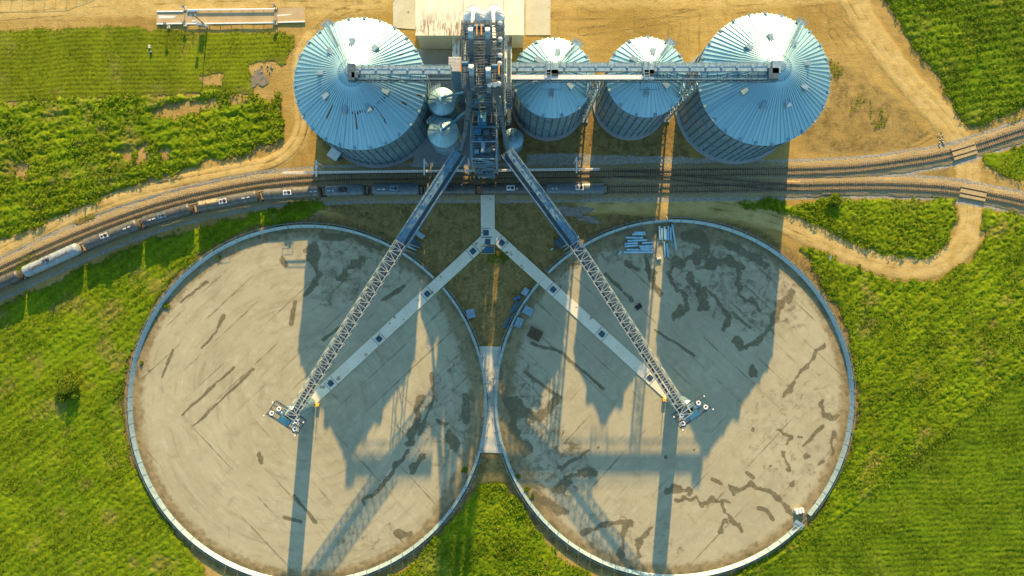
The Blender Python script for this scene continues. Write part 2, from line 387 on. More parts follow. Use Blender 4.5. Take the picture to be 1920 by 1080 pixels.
def masks(x, y):
    r = np.zeros_like(x); g = np.zeros_like(x); b = np.zeros_like(x)
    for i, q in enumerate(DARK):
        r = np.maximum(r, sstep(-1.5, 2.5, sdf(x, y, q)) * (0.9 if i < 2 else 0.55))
    for c in (PADL, PADR):
        cc = P([c])[0]; d = np.hypot(x - cc[0], y - cc[1]) - RT / 7
        r = np.maximum(r, 0.85 * sstep(5.0, 1.5, d))
    b = np.maximum(b, sstep(4.5, 1.5, seg_d(x, y, ROADc[::8])) * 0.9)
    b = np.maximum(b, sstep(4.5, 1.0, seg_d(x, y, ROAD2c[::8])) * 0.7)
    b = np.maximum(b, sstep(-3, 4, sdf(x, y, P([(-300, -300), (1640, -300), (1600, 10), (1400, 25), (1200, 22), (720, 30), (560, 45), (250, 40), (-300, 50)]))) * 0.75)
    for t in (T1c, T2c):
        g = np.maximum(g, sstep(4.2, 2.6, seg_d(x, y, t[::8])) * 0.85)
    g = np.maximum(g, sstep(-1, 1.5, sdf(x, y, P([(985, 285), (1075, 285), (1500, 300), (1560, 303), (1500, 312), (985, 316)]))) * 0.75)
    for q in RUTS:
        dd = seg_d(x, y, q); r = np.maximum(r, 0.62 * sstep(0.45, 0.12, np.abs(dd - 0.95)) * (0.5 + 0.7 * vnoise(x, y, 6.0, 15)))
    rd = sstep(5.0, 2.5, seg_d(x, y, ROADc[::8])); r = r * (1 - 0.8 * rd)
    return np.stack([r, g, b], 1)

# ------------------------------------------------------------------ ground sheet
xs = np.concatenate([[-4000, -1500, -500, -260, -190], np.arange(-152, 152.1, 0.42), [190, 260, 500, 1500, 4000]])
ys = np.concatenate([[-4000, -1500, -500, -240, -140], np.arange(-92, 98.1, 0.42), [150, 240, 500, 1500, 4000]])
gx, gy = np.meshgrid(xs, ys); fx, fy = gx.ravel(), gy.ravel()
nx_, ny_ = len(xs), len(ys)
inn = (np.abs(fx) < 153) & (fy > -93) & (fy < 99)
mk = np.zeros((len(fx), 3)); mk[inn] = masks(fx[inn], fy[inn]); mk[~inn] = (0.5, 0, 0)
gz = np.where(inn, (fbm(fx, fy, 5.0, 2) - 0.5) * 0.16 - 0.06, -0.06)
ii = np.arange(nx_ * ny_).reshape(ny_, nx_)
quads = np.stack([ii[:-1, :-1].ravel(), ii[:-1, 1:].ravel(), ii[1:, 1:].ravel(), ii[1:, :-1].ravel()], 1)
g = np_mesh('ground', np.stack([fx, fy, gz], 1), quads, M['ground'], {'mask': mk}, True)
tag(g, 'bare tan soil of the yard around the bins and pads', 'ground', kind='structure')

def ribbon(name, path, half, z, mat, label, cat, pale, nw=21):
    d = np.gradient(path, axis=0); d /= np.linalg.norm(d, axis=1)[:, None]; nrm = np.stack([-d[:, 1], d[:, 0]], 1)
    t = np.linspace(-1, 1, nw); n = len(path); s = np.arange(n)
    wl = half * (0.85 + 0.4 * fbm(s * 0.6, s * 0, 4.0, 5)); wr = half * (0.85 + 0.4 * fbm(s * 0.6, s * 0 + 50, 4.0, 9))
    off = np.where(t[None] < 0, t[None] * wl[:, None], t[None] * wr[:, None])
    v = path[:, None] + nrm[:, None] * off[..., None]
    vx, vy = v[..., 0].ravel(), v[..., 1].ravel()
    rut = sstep(0.5, 0.15, np.abs(np.abs(off + 0.5 * np.sin(s * 0.05)[:, None]) - 0.95)) * sstep(1.0, 0.8, np.abs(t))[None]
    zz = z + 0.03 * (1 - np.abs(t[None])) - 0.20 * np.clip(np.abs(t[None]) * 1.6 - 0.6, 0, 1) ** 2 - 0.03 * rut + (fbm(vx, vy, 2.0, 4).reshape(n, nw) - 0.5) * 0.05
    mk = masks(vx, vy); mk[:, 2] = np.maximum(mk[:, 2], pale * np.tile(1 - np.abs(t) ** 2, n)); mk[:, 0] = mk[:, 0] * np.tile(np.abs(t) ** 1.5, n) + 0.5 * rut.ravel() * (0.4 + 0.9 * vnoise(vx, vy, 5.0, 16))
    ii = np.arange(n * nw).reshape(n, nw)
    q = np.stack([ii[:-1, :-1].ravel(), ii[1:, :-1].ravel(), ii[1:, 1:].ravel(), ii[:-1, 1:].ravel()], 1)[:, ::-1]
    o = np_mesh(name, np.stack([vx, vy, zz.ravel()], 1), q, mat, {'mask': mk}, True)
    return tag(o, label, cat, kind='structure')
ribbon('dirt_road', ROADc, 4.3, 0.06, M['ground'], 'sandy dirt track that loops round the green island beside the round pad', 'road', 1.0)
ribbon('dirt_track', ROAD2c, 2.4, 0.06, M['ground'], 'worn dirt track between the weed rows and the curved railway', 'road', 0.9)

# ------------------------------------------------------------------ grass, weeds, crops
HOLES = [P(q) for q in ([(275, 207), (330, 195), (390, 190), (460, 172), (470, 180), (400, 205), (330, 220), (285, 222)],
                        [(222, 285), (245, 278), (250, 292), (230, 300)], [(255, 275), (275, 270), (282, 300), (262, 305)], [(300, 283), (322, 280), (318, 300), (303, 302)],
                        [(20, 300), (60, 292), (50, 330), (25, 345)], [(375, 145), (418, 140), (415, 160), (380, 160)],
                        [(468, 120), (520, 110), (540, 150), (510, 195), (480, 185)])]
def region(name, polys, height, rough, mat, label, cat, tuft=0.0, tsize=(0.2, 0.5), th=0.3, res=0.5, rows=None, edge=1.2, dry=0.15, holes=(), bias=0.0, z=0.05, sheet=True, clump=0.95):
    res = 0.32
    pts = np.vstack(polys); x0, y0 = np.maximum(pts.min(0), [-150, -95]); x1, y1 = np.minimum(pts.max(0), [150, 100])
    X, Y = np.meshgrid(np.arange(x0 - 1, x1 + 1, res), np.arange(y0 - 1, y1 + 1, res)); shp = X.shape
    X = X + (rng.random(shp) - 0.5) * res * 0.5; Y = Y + (rng.random(shp) - 0.5) * res * 0.5
    fx, fy = X.ravel(), Y.ravel()
    def field(a, b):
        f = np.full(a.shape, -1e9)
        for q in polys: f = np.maximum(f, sdf(a, b, q))
        for h in holes: f = np.minimum(f, -sdf(a, b, h) )
        for c in (PADL, PADR):
            cc = P([c])[0]; f = np.minimum(f, np.hypot(a - cc[0], b - cc[1]) - RT / 7 - 1.2)
        return f + (fbm(a, b, 4.0, 11) - 0.5) * 2 * edge + (fbm(a, b, 1.2, 12) - 0.5) * edge + bias
    f = field(fx, fy)
    amp = sstep(-0.2, 1.5, f)
    wx_ = fx + (fbm(fx, fy, 1.5, 25, 2) - 0.5) * 0.9; wy_ = fy + (fbm(fx, fy, 1.5, 27, 2) - 0.5) * 0.9
    big = domes(wx_, wy_, clump, 1); sml = domes(wx_, wy_, clump * 0.55, 2)
    height *= 1.0
    hh = height * (0.1 + 0.6 * big * (0.3 + 1.2 * fbm(fx, fy, 6.0, 21, 2)) + 0.45 * sml) + rough * 0.6 * (vnoise(fx, fy, 5.0, 33) - 0.5)
    rowm = 0
    if rows:
        ang, per, ra = rows; u = -fx * math.sin(ang) + fy * math.cos(ang) + (fbm(fx, fy, 18.0, 41) - 0.5) * 2.5
        rowm = np.sin(u / per * 2 * math.pi); hh = hh + ra * rowm
    hh = hh + height * 0.3 * (rng.random(fx.shape) - 0.5)
    zz = z + np.maximum(hh, 0.02) * amp
    tint = np.clip(0.5 + 0.45 * (fbm(fx, fy, 6.0, 51) - 0.5) * 2 + (rng.random(fx.shape) - 0.5) * 0.6 + 0.2 * (big - 0.4) + (0.06 if clump < 0.8 and height > 0.2 else 0.14) * rowm, 0, 1)
    dr = np.clip(sstep(0.58, 0.76, fbm(fx, fy, 7.0, 61, 5)) * dry * 2.2 + sstep(1.0, -0.2, f) * 0.35, 0, 1)
    keep = f > 0
    ii = np.arange(fx.size).reshape(shp)
    q = np.stack([ii[:-1, :-1].ravel(), ii[:-1, 1:].ravel(), ii[1:, 1:].ravel(), ii[1:, :-1].ravel()], 1)
    q = q[keep[q].all(1)] if sheet else q[:0]
    used = np.unique(q); rm = np.full(fx.size, -1); rm[used] = np.arange(len(used))
    V = np.stack([fx, fy, zz], 1)[used]; Q = rm[q]; T = np.stack([tint, dr, dr * 0], 1)[used]
    if tuft > 0:
        n = int((x1 - x0) * (y1 - y0) * tuft * 1.9)
        a = x0 + rng.random(n) * (x1 - x0); b = y0 + rng.random(n) * (y1 - y0)
        fd = field(a, b); dens = fbm(a, b, 5.0, 71, 4)
        if rows:
            ang, per, ra = rows; u = -a * math.sin(ang) + b * math.cos(ang) + (fbm(a, b, 18.0, 41) - 0.5) * 2.5
            dens = dens + 0.12 * np.sin(u / per * 2 * math.pi)
        k = (fd > -0.3) & (rng.random(n) < sstep(0.30, 0.62, dens))
        a, b, fd, dens = a[k], b[k], fd[k], dens[k]; n = len(a); L = 6
        sz = (tsize[0] + (tsize[1] - tsize[0]) * rng.random(n) ** 1.5) * (0.6 + 0.8 * dens)
        hgt = z + height * 0.3 + th * (0.3 + 0.9 * rng.random(n)) * sz / tsize[1]
        ph = rng.random((n, L)) * 6.283; rad = sz[:, None] * (0.15 + 0.55 * rng.random((n, L)))
        cx = a[:, None] + rad * np.cos(ph); cy = b[:, None] + rad * np.sin(ph); cz = hgt[:, None] * (0.6 + 0.6 * rng.random((n, L)))
        ls = sz[:, None] * (0.35 + 0.3 * rng.random((n, L)))
        tdir = np.stack([np.cos(ph), np.sin(ph), -0.5 + 0.9 * rng.random((n, L))], -1); sdv = np.stack([-np.sin(ph), np.cos(ph), 0.6 * (rng.random((n, L)) - 0.5)], -1)
        cen = np.stack([cx, cy, cz], -1)
        v4 = np.stack([cen - tdir * ls[..., None] * 0.8, cen - sdv * ls[..., None] * 0.5, cen + tdir * ls[..., None] * 0.8, cen + sdv * ls[..., None] * 0.5], 2).reshape(-1, 3)
        v4[:, 2] = np.maximum(v4[:, 2], 0.03)
        tt = np.clip(0.45 + 0.5 * (rng.random(n) - 0.4) + (fbm(a, b, 6.0, 51) - 0.5), 0, 1); dd = np.clip((rng.random(n) < dry * 0.25) * 0.6, 0, 1)
        T2_ = np.repeat(np.stack([tt, dd, dd * 0], 1), L * 4, 0)
        Q2 = np.arange(n * L * 4).reshape(-1, 4) + len(V)
        V = np.vstack([V, v4]); Q = np.vstack([Q, Q2]); T = np.vstack([T, T2_])
    o = np_mesh(name, V, Q, mat, {'tint': T}, False)
    return tag(o, label, cat, kind='stuff')

G1 = P([(-120, 60), (0, 57), (120, 51), (250, 47), (310, 57), (400, 58), (500, 60), (548, 66), (552, 85), (535, 120), (505, 150), (490, 180), (420, 172), (330, 180), (200, 185), (0, 195), (-120, 200)])
G2 = P([(-120, 195), (0, 190), (200, 182), (330, 178), (420, 172), (490, 182), (528, 180), (532, 235), (515, 265), (470, 285), (400, 300), (330, 320), (240, 350), (150, 385), (60, 425), (0, 452), (-120, 510)])
G3 = P([(-120, 640), (0, 575), (75, 540), (150, 503), (260, 457), (370, 425), (490, 397), (560, 388), (600, 395), (560, 415), (470, 440), (380, 490), (300, 570), (240, 680), (228, 760), (240, 850), (300, 960), (380, 1060), (430, 1180), (-120, 1180)])
G4 = P([(905, 905), (940, 905), (965, 930), (1000, 985), (1060, 1050), (1160, 1110), (1300, 1180), (600, 1180), (700, 1100), (790, 1040), (850, 970)])
G5 = P([(1495, 462), (1545, 470), (1600, 500), (1680, 524), (1760, 520), (1820, 490), (1842, 440), (1845, 392), (1920, 405), (2060, 435), (2060, 622), (1920, 703), (1750, 843), (1600, 958), (1480, 1043), (1350, 1123), (1250, 1140), (1400, 1060), (1540, 940), (1610, 760), (1590, 620), (1530, 510)])
G5b = P([(2060, 610), (1920, 690), (1750, 830), (1600, 945), (1480, 1030), (1350, 1110), (1300, 1200), (2060, 1200)])
G6 = P([(1440, 378), (1500, 384), (1560, 370), (1640, 374), (1790, 372), (1798, 415), (1775, 455), (1730, 484), (1690, 482), (1640, 470), (1590, 452), (1540, 425), (1480, 403), (1420, 388)])
G7 = P([(1640, -60), (1662, 0), (1705, 80), (1765, 155), (1800, 225), (1825, 240), (1920, 200), (2060, 150), (2060, -60)])
G8 = P([(1838, 290), (1920, 268), (2060, 225), (2060, 365), (1920, 340), (1860, 315)])
G9 = [P(q) for q in ([(1590, 160), (1612, 170), (1640, 205), (1622, 215), (1600, 195)], [(1632, 205), (1690, 190), (1682, 222), (1640, 238)], [(1556, 110), (1575, 130), (1570, 150), (1556, 140)], [(1830, 232), (1925, 192), (1925, 215), (1850, 240)])]
region('grass', [G1], 0.10, 0.05, M['grass'], 'short mown grass field at the edge of the truck scale', 'grass', 3.0, (0.12, 0.30), 0.12, 0.5, (0.03, 1.15, 0.035), 1.0, 0.12, HOLES[5:], 0.0, 0.05, True, 0.65)
region('weeds', [G2], 0.62, 0.16, M['weeds'], 'ragged rows of leafy weeds above the curved railway', 'weeds', 4.2, (0.25, 0.7), 0.5, 0.5, (0.20, 2.9, 0.07), 2.0, 0.22, HOLES, 0.2, 0.05, True, 1.15)
region('weeds', [G3], 0.32, 0.09, M['weeds'], 'green grass and weeds between the tank train and the round concrete pad', 'grass', 3.6, (0.18, 0.45), 0.3, 0.5, (0.62, 2.2, 0.04), 1.2, 0.22)
region('weeds', [G4], 0.5, 0.13, M['weeds'], 'lush weeds filling the wedge below the two round pads', 'weeds', 3.6, (0.3, 0.7), 0.6, 0.5, None, 1.2, 0.12)
region('weeds', [G5], 0.52, 0.13, M['weeds'], 'thick weeds between the round pad, the loop road and the crop', 'weeds', 4.0, (0.2, 0.55), 0.42, 0.5, (0.75, 3.0, 0.04), 1.4, 0.25)
region('crop', [G5b], 0.30, 0.06, M['crop'], 'even low crop field with a straight slanting edge', 'crop', 4.2, (0.18, 0.36), 0.3, 0.5, (0.02, 1.5, 0.03), 0.7, 0.08, (), 0.0, 0.05, True, 0.75)
region('weeds', [G6], 0.62, 0.16, M['weeds'], 'green island of weeds enclosed by the loop road and the railway', 'weeds', 4.2, (0.22, 0.6), 0.5, 0.5, None, 1.2, 0.08)
region('crop', [G7], 0.45, 0.12, M['crop'], 'leafy crop field beyond the dirt road, cut by a slanting edge', 'crop', 4.0, (0.22, 0.55), 0.42, 0.5, (0.15, 2.2, 0.06), 1.0, 0.15)
region('weeds', [G8], 0.30, 0.20, M['weeds'], 'patchy weeds in the fork between the two railway tracks', 'weeds', 3.0, (0.25, 0.6), 0.5, 0.5, None, 1.6, 0.3)
region('weeds', G9, 0.12, 0.12, M['weeds'], 'sparse weed patches on the bare soil near the biggest bin', 'weeds', 3.0, (0.2, 0.45), 0.35, 0.45, None, 3.4, 0.3, (), -0.5, 0.0, False)
SPR = [P(q) for q in ([(20, 528), (35, 512), (75, 480), (72, 470), (40, 490), (15, 515)], [(140, 415), (175, 400), (178, 408), (145, 424)], [(600, 372), (560, 378), (530, 390), (575, 398), (610, 392)], [(915, 482), (960, 470), (945, 490), (915, 492)], [(1380, 380), (1450, 378), (1440, 392), (1400, 392)])]
region('weeds', SPR, 0.15, 0.12, M['weeds'], 'yellowish weed strips along the gravel and the walkway end', 'weeds', 5.0, (0.2, 0.4), 0.3, 0.4, None, 1.0, 0.6, (), 0.2)

# ------------------------------------------------------------------ round concrete pads
def cz(pts, sc, ox, oy): return P([(p[0] / sc + ox, p[1] / sc + oy) for p in pts])
ST = []
for pts, wd in (
    ([(890,230),(845,300),(870,370),(910,400),(945,430),(925,475),(885,515)], 12), ([(960,320),(1010,380),(1030,430),(1010,480)], 15), ([(1030,380),(1090,430),(1160,500),(1150,560),(1130,600)], 11),
    ([(1170,500),(1260,580)], 6), ([(1365,560),(1300,640),(1220,690),(1190,640)], 15), ([(1190,280),(1210,400),(1250,440),(1305,490)], 9), ([(1040,260),(1130,240),(1210,280)], 22), ([(950,110),(1020,130),(1000,200),(900,260)], 26), ([(1130,150),(1250,210),(1330,260)], 14),
    ([(1268,775),(1275,815)], 12), ([(1480,400),(1400,470),(1370,540)], 12), ([(1640,660),(1590,730),(1500,820),(1420,930)], 9), ([(640,250),(690,290)], 16), ([(720,240),(760,300),(800,400)], 10),
    ([(150,660),(300,700),(520,890)], 4), ([(120,800),(300,940)], 4), ([(530,310),(610,390)], 6), ([(780,590),(980,720)], 4), ([(620,400),(660,440)], 7)):
    ST.append((cz(pts, 2.7, 940, 400), wd * 1.25 / 2.7 / 7))
for pts, wd in (
    ([(880,520),(950,530),(1000,545)], 12), ([(930,575),(1010,575),(1080,600),(1160,570),(1200,600)], 10), ([(1150,570),(1160,640),(1210,690),(1250,730)], 11), ([(1170,690),(1150,740)], 11),
    ([(1200,510),(1230,540),(1300,500),(1370,530),(1450,590),(1500,640)], 12), ([(1110,470),(1150,495)], 9), ([(1280,445),(1310,470)], 8), ([(690,700),(640,680),(560,710),(470,750)], 10), ([(690,700),(650,760),(640,860)], 12),
    ([(810,715),(740,780),(745,850)], 11), ([(1340,620),(1380,630),(1410,680)], 8), ([(1440,240),(1490,270),(1470,300)], 10), ([(1540,265)], 12), ([(1660,210),(1600,270),(1560,310)], 9), ([(1580,350)], 18), ([(1470,350),(1480,400),(1490,440)], 11),
    ([(1400,410)], 9), ([(1660,390),(1640,400)], 9), ([(1720,250),(1700,330)], 16), ([(1670,100),(1670,150),(1730,160)], 10), ([(1320,220)], 11), ([(100,80),(150,150),(250,170),(340,70)], 26), ([(60,30),(90,100),(110,200),(170,330)], 24),
    ([(350,420),(420,380),(500,340)], 12), ([(370,470),(440,440),(510,435)], 14), ([(330,520),(380,480)], 22), ([(220,570),(300,600),(350,640)], 26), ([(875,365)], 8), ([(1015,330)], 7), ([(540,320)], 8), ([(1520,490)], 10)):
    ST.append((cz(pts, 2.667, 920, 720), wd / 2.667 / 7))
for pts, wd in (([(700,330),(690,400),(640,520)], 16), ([(640,560),(560,670),(500,740),(460,770)], 8), ([(160,740),(200,790),(250,850)], 7), ([(820,480),(840,540)], 20), ([(740,230),(750,330),(690,480)], 6), ([(770,420),(800,440)], 14), ([(650,890),(600,910)], 14), ([(0,570),(30,590)], 9), ([(120,830),(190,850)], 7), ([(880,330),(885,430)], 18), ([(700,580),(660,640)], 8)):
    ST.append((cz(pts, 2.25, 480, 600), wd / 2.25 / 7))
for pts, wd in (([(990,180),(1020,300),(960,420)], 26), ([(1130,320),(1180,280),(1230,230)], 14), ([(1040,110),(1200,130),(1330,190)], 18), ([(900,450),(880,560)], 8), ([(330,1020),(590,780)], 5), ([(390,1075),(690,790)], 5), ([(1040,640),(1130,570)], 6), ([(1340,440),(1450,370)], 8), ([(430,680),(500,600),(540,520)], 6), ([(230,830),(280,690)], 5), ([(160,800)], 7), ([(830,220),(850,250)], 10), ([(320,450),(450,350)], 5)):
    ST.append((cz(pts, 2.7, 220, 400), wd / 2.7 / 7))

def pad_material():
    k = NT('pad_concrete'); p = k.pos(); ob = k.obj()
    at = k.n('ShaderNodeAttribute', attribute_name='mask'); sx = k.n('ShaderNodeSeparateColor'); k.set(sx.inputs[0], at.outputs['Color'])
    r, g, b = sx.outputs
    sp = k.n('ShaderNodeSeparateXYZ'); k.set(sp.inputs[0], ob)
    rad = k.math('SQRT', k.math('ADD', k.math('MULTIPLY', sp.outputs[0], sp.outputs[0]), k.math('MULTIPLY', sp.outputs[1], sp.outputs[1])))
    ang = k.math('ARCTAN2', sp.outputs[1], sp.outputs[0])
    cb = k.n('ShaderNodeCombineXYZ'); k.set(cb.inputs[0], k.math('MULTIPLY', rad, 0.55)); k.set(cb.inputs[1], k.math('MULTIPLY', ang, 2.2))
    arcs = k.noise(cb, 1.0, 5, 0.65, 0.4)
    n1 = k.noise(p, 0.06, 5, 0.6); n2 = k.noise(p, 0.5, 6, 0.65); n3 = k.noise(p, 5.0, 4, 0.7)
    c = k.mix(k.ramp(n1, 0.3, 0.7), (0.42, 0.37, 0.215), (0.36, 0.31, 0.175))
    keep = k.math('SUBTRACT', 1.0, k.math('MULTIPLY', b, 0.75))
    c = k.mix(k.math('MULTIPLY', keep, k.ramp(arcs, 0.52, 0.70, 0, 0.55)), c, (0.25, 0.21, 0.115))
    c = k.mix(k.ramp(n2, 0.5, 0.75, 0, 0.5), c, (0.50, 0.45, 0.28))
    c = k.mix(k.ramp(k.noise(p, 0.22, 7, 0.7, 0.6), 0.5, 0.7, 0, 0.5), c, (0.25, 0.215, 0.12))
    c = k.mix(k.math('MULTIPLY', keep, k.ramp(arcs, 0.46, 0.30, 0, 0.35)), c, (0.50, 0.46, 0.30))
    # straight pours: joints running along the tunnel on the far half, across it on the near half
    mir = k.math('SUBTRACT', 1.0, k.math('MULTIPLY', b, 2.0)); om = k.n('ShaderNodeCombineXYZ'); k.set(om.inputs[0], k.math('MULTIPLY', sp.outputs[0], mir)); k.set(om.inputs[1], sp.outputs[1])
    wob = k.math('MULTIPLY', k.math('SUBTRACT', k.noise(p, 0.06, 3), 0.5), 26.0)
    half = k.ramp(k.math('ADD', sp.outputs[1], wob), -5.0, 5.0)
    lines = None
    for rot, per, gate in ((R(-43), 5.9, 0.44), (R(47), 6.7, 0.47)):
        mp = k.map(om, (1, 1, 1), (0, 0, rot)); q = k.n('ShaderNodeSeparateXYZ'); k.set(q.inputs[0], mp)
        hf = half if rot < 0 else k.math('SUBTRACT', 1.0, half)
        t = k.math('DIVIDE', k.math('ADD', q.outputs[1], k.math('MULTIPLY', k.noise(p, 0.8, 3), 0.35)), per)
        dl = k.math('ABSOLUTE', k.math('SUBTRACT', k.math('FRACT', k.math('ADD', t, 100.5)), 0.5))
        gt = k.ramp(k.noise(k.map(mp, (0.06, 0.22, 1)), 1.0, 4), gate, gate + 0.14)
        wdt = k.ramp(k.noise(p, 0.35, 4), 0.3, 0.75, 0.012, 0.075)
        ln = k.math('MULTIPLY', k.math('MULTIPLY', k.ramp(k.math('DIVIDE', dl, wdt), 1.0, 0.2), gt), hf)
        lines = ln if lines is None else k.math('MAXIMUM', lines, ln)
        st = k.math('MULTIPLY', hf, k.ramp(k.noise(k.map(mp, (0.07, 1.0, 1)), 1.1, 7, 0.7, 0.6), 0.52, 0.72, 0, 0.5))
        c = k.mix(st, c, (0.235, 0.20, 0.105))
    c = k.mix(k.math('MULTIPLY', lines, 0.75), c, (0.15, 0.125, 0.06))
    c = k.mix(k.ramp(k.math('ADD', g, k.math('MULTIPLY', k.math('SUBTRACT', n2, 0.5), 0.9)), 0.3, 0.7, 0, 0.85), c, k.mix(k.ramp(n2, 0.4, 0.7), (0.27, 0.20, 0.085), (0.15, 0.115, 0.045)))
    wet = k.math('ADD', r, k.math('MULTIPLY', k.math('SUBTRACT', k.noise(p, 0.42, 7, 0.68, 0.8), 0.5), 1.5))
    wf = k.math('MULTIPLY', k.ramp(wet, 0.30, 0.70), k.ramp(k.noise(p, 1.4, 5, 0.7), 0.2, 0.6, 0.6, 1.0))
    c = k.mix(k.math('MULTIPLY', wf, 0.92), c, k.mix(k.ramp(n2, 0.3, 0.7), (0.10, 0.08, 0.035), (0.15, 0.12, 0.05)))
    c = k.mix(k.ramp(n3, 0.4, 0.8, 0, 0.4), c, k.mix(1.0, c, (0.62, 0.6, 0.56), 'MULTIPLY'))
    k.bump(n3, 0.03, 0.6)
    return k.out(c, k.ramp(wf, 0, 1, 0.85, 0.6), 0, 0.25)
M['pad'] = pad_material()
def pad(c, label, extra, mirror, wets):
    cc = P([c])[0]; nr, na = 190, 900
    rr = np.concatenate([[0.01], np.linspace(0.3, RF / 7 + 0.35, nr)]); aa = np.arange(na) * 2 * math.pi / na
    A, Rr = np.meshgrid(aa, rr); x = (Rr * np.cos(A)).ravel(); y = (Rr * np.sin(A)).ravel()
    wx, wy = x + cc[0], y + cc[1]
    jx = wx + (fbm(wx, wy, 3.0, 81, 5) - 0.5) * 3.6; jy = wy + (fbm(wx, wy, 3.0, 91, 5) - 0.5) * 3.6
    r = np.zeros_like(x)
    for pts, wd in ST:
        if np.hypot(*(pts.mean(0) - cc)) < RF / 7 + 4:
            wv = wd * (0.35 + 1.5 * vnoise(wx, wy, 3.2, 5)); r = np.maximum(r, sstep(wv * 1.25 + 0.25, wv * 0.35, seg_d(jx, jy, pts) if wd > 0.5 else seg_d(wx * 0.8 + jx * 0.2, wy * 0.8 + jy * 0.2, pts)))
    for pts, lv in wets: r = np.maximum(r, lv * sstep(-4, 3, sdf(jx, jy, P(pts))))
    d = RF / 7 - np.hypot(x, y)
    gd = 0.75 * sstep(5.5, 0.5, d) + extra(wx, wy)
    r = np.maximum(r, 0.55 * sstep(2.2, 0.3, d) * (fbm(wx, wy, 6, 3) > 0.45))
    n = nr + 1; ii = np.arange(n * na).reshape(n, na); jj = np.roll(ii, -1, 1)
    q = np.stack([ii[:-1].ravel(), ii[1:].ravel(), jj[1:].ravel(), jj[:-1].ravel()], 1)
    zz = 0.12 + (fbm(wx, wy, 8, 7) - 0.5) * 0.04
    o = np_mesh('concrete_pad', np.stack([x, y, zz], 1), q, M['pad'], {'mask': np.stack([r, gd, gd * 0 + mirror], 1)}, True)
    o.location = (cc[0], cc[1], 0)
    return tag(o, label, 'concrete pad', kind='structure')
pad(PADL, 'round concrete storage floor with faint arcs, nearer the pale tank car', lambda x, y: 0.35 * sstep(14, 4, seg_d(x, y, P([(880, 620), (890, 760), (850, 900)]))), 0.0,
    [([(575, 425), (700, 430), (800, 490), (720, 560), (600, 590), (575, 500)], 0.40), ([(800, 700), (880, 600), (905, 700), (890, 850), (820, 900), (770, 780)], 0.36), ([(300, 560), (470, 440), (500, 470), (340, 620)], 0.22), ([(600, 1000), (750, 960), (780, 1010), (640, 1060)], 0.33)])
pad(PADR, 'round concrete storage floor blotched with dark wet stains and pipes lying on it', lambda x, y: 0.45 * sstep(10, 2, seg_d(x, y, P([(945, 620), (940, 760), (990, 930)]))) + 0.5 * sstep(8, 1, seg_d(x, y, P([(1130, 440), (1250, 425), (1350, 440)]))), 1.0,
    [([(1000, 500), (1130, 425), (1260, 415), (1400, 440), (1500, 530), (1520, 620), (1440, 640), (1300, 590), (1220, 500), (1080, 520), (1000, 580)], 0.41), ([(935, 640), (1010, 680), (1070, 800), (1130, 880), (1060, 960), (1000, 940), (945, 820)], 0.43), ([(1390, 740), (1560, 680), (1590, 800), (1500, 960), (1380, 920)], 0.31), ([(1050, 950), (1250, 960), (1300, 1050), (1120, 1060)], 0.33)])

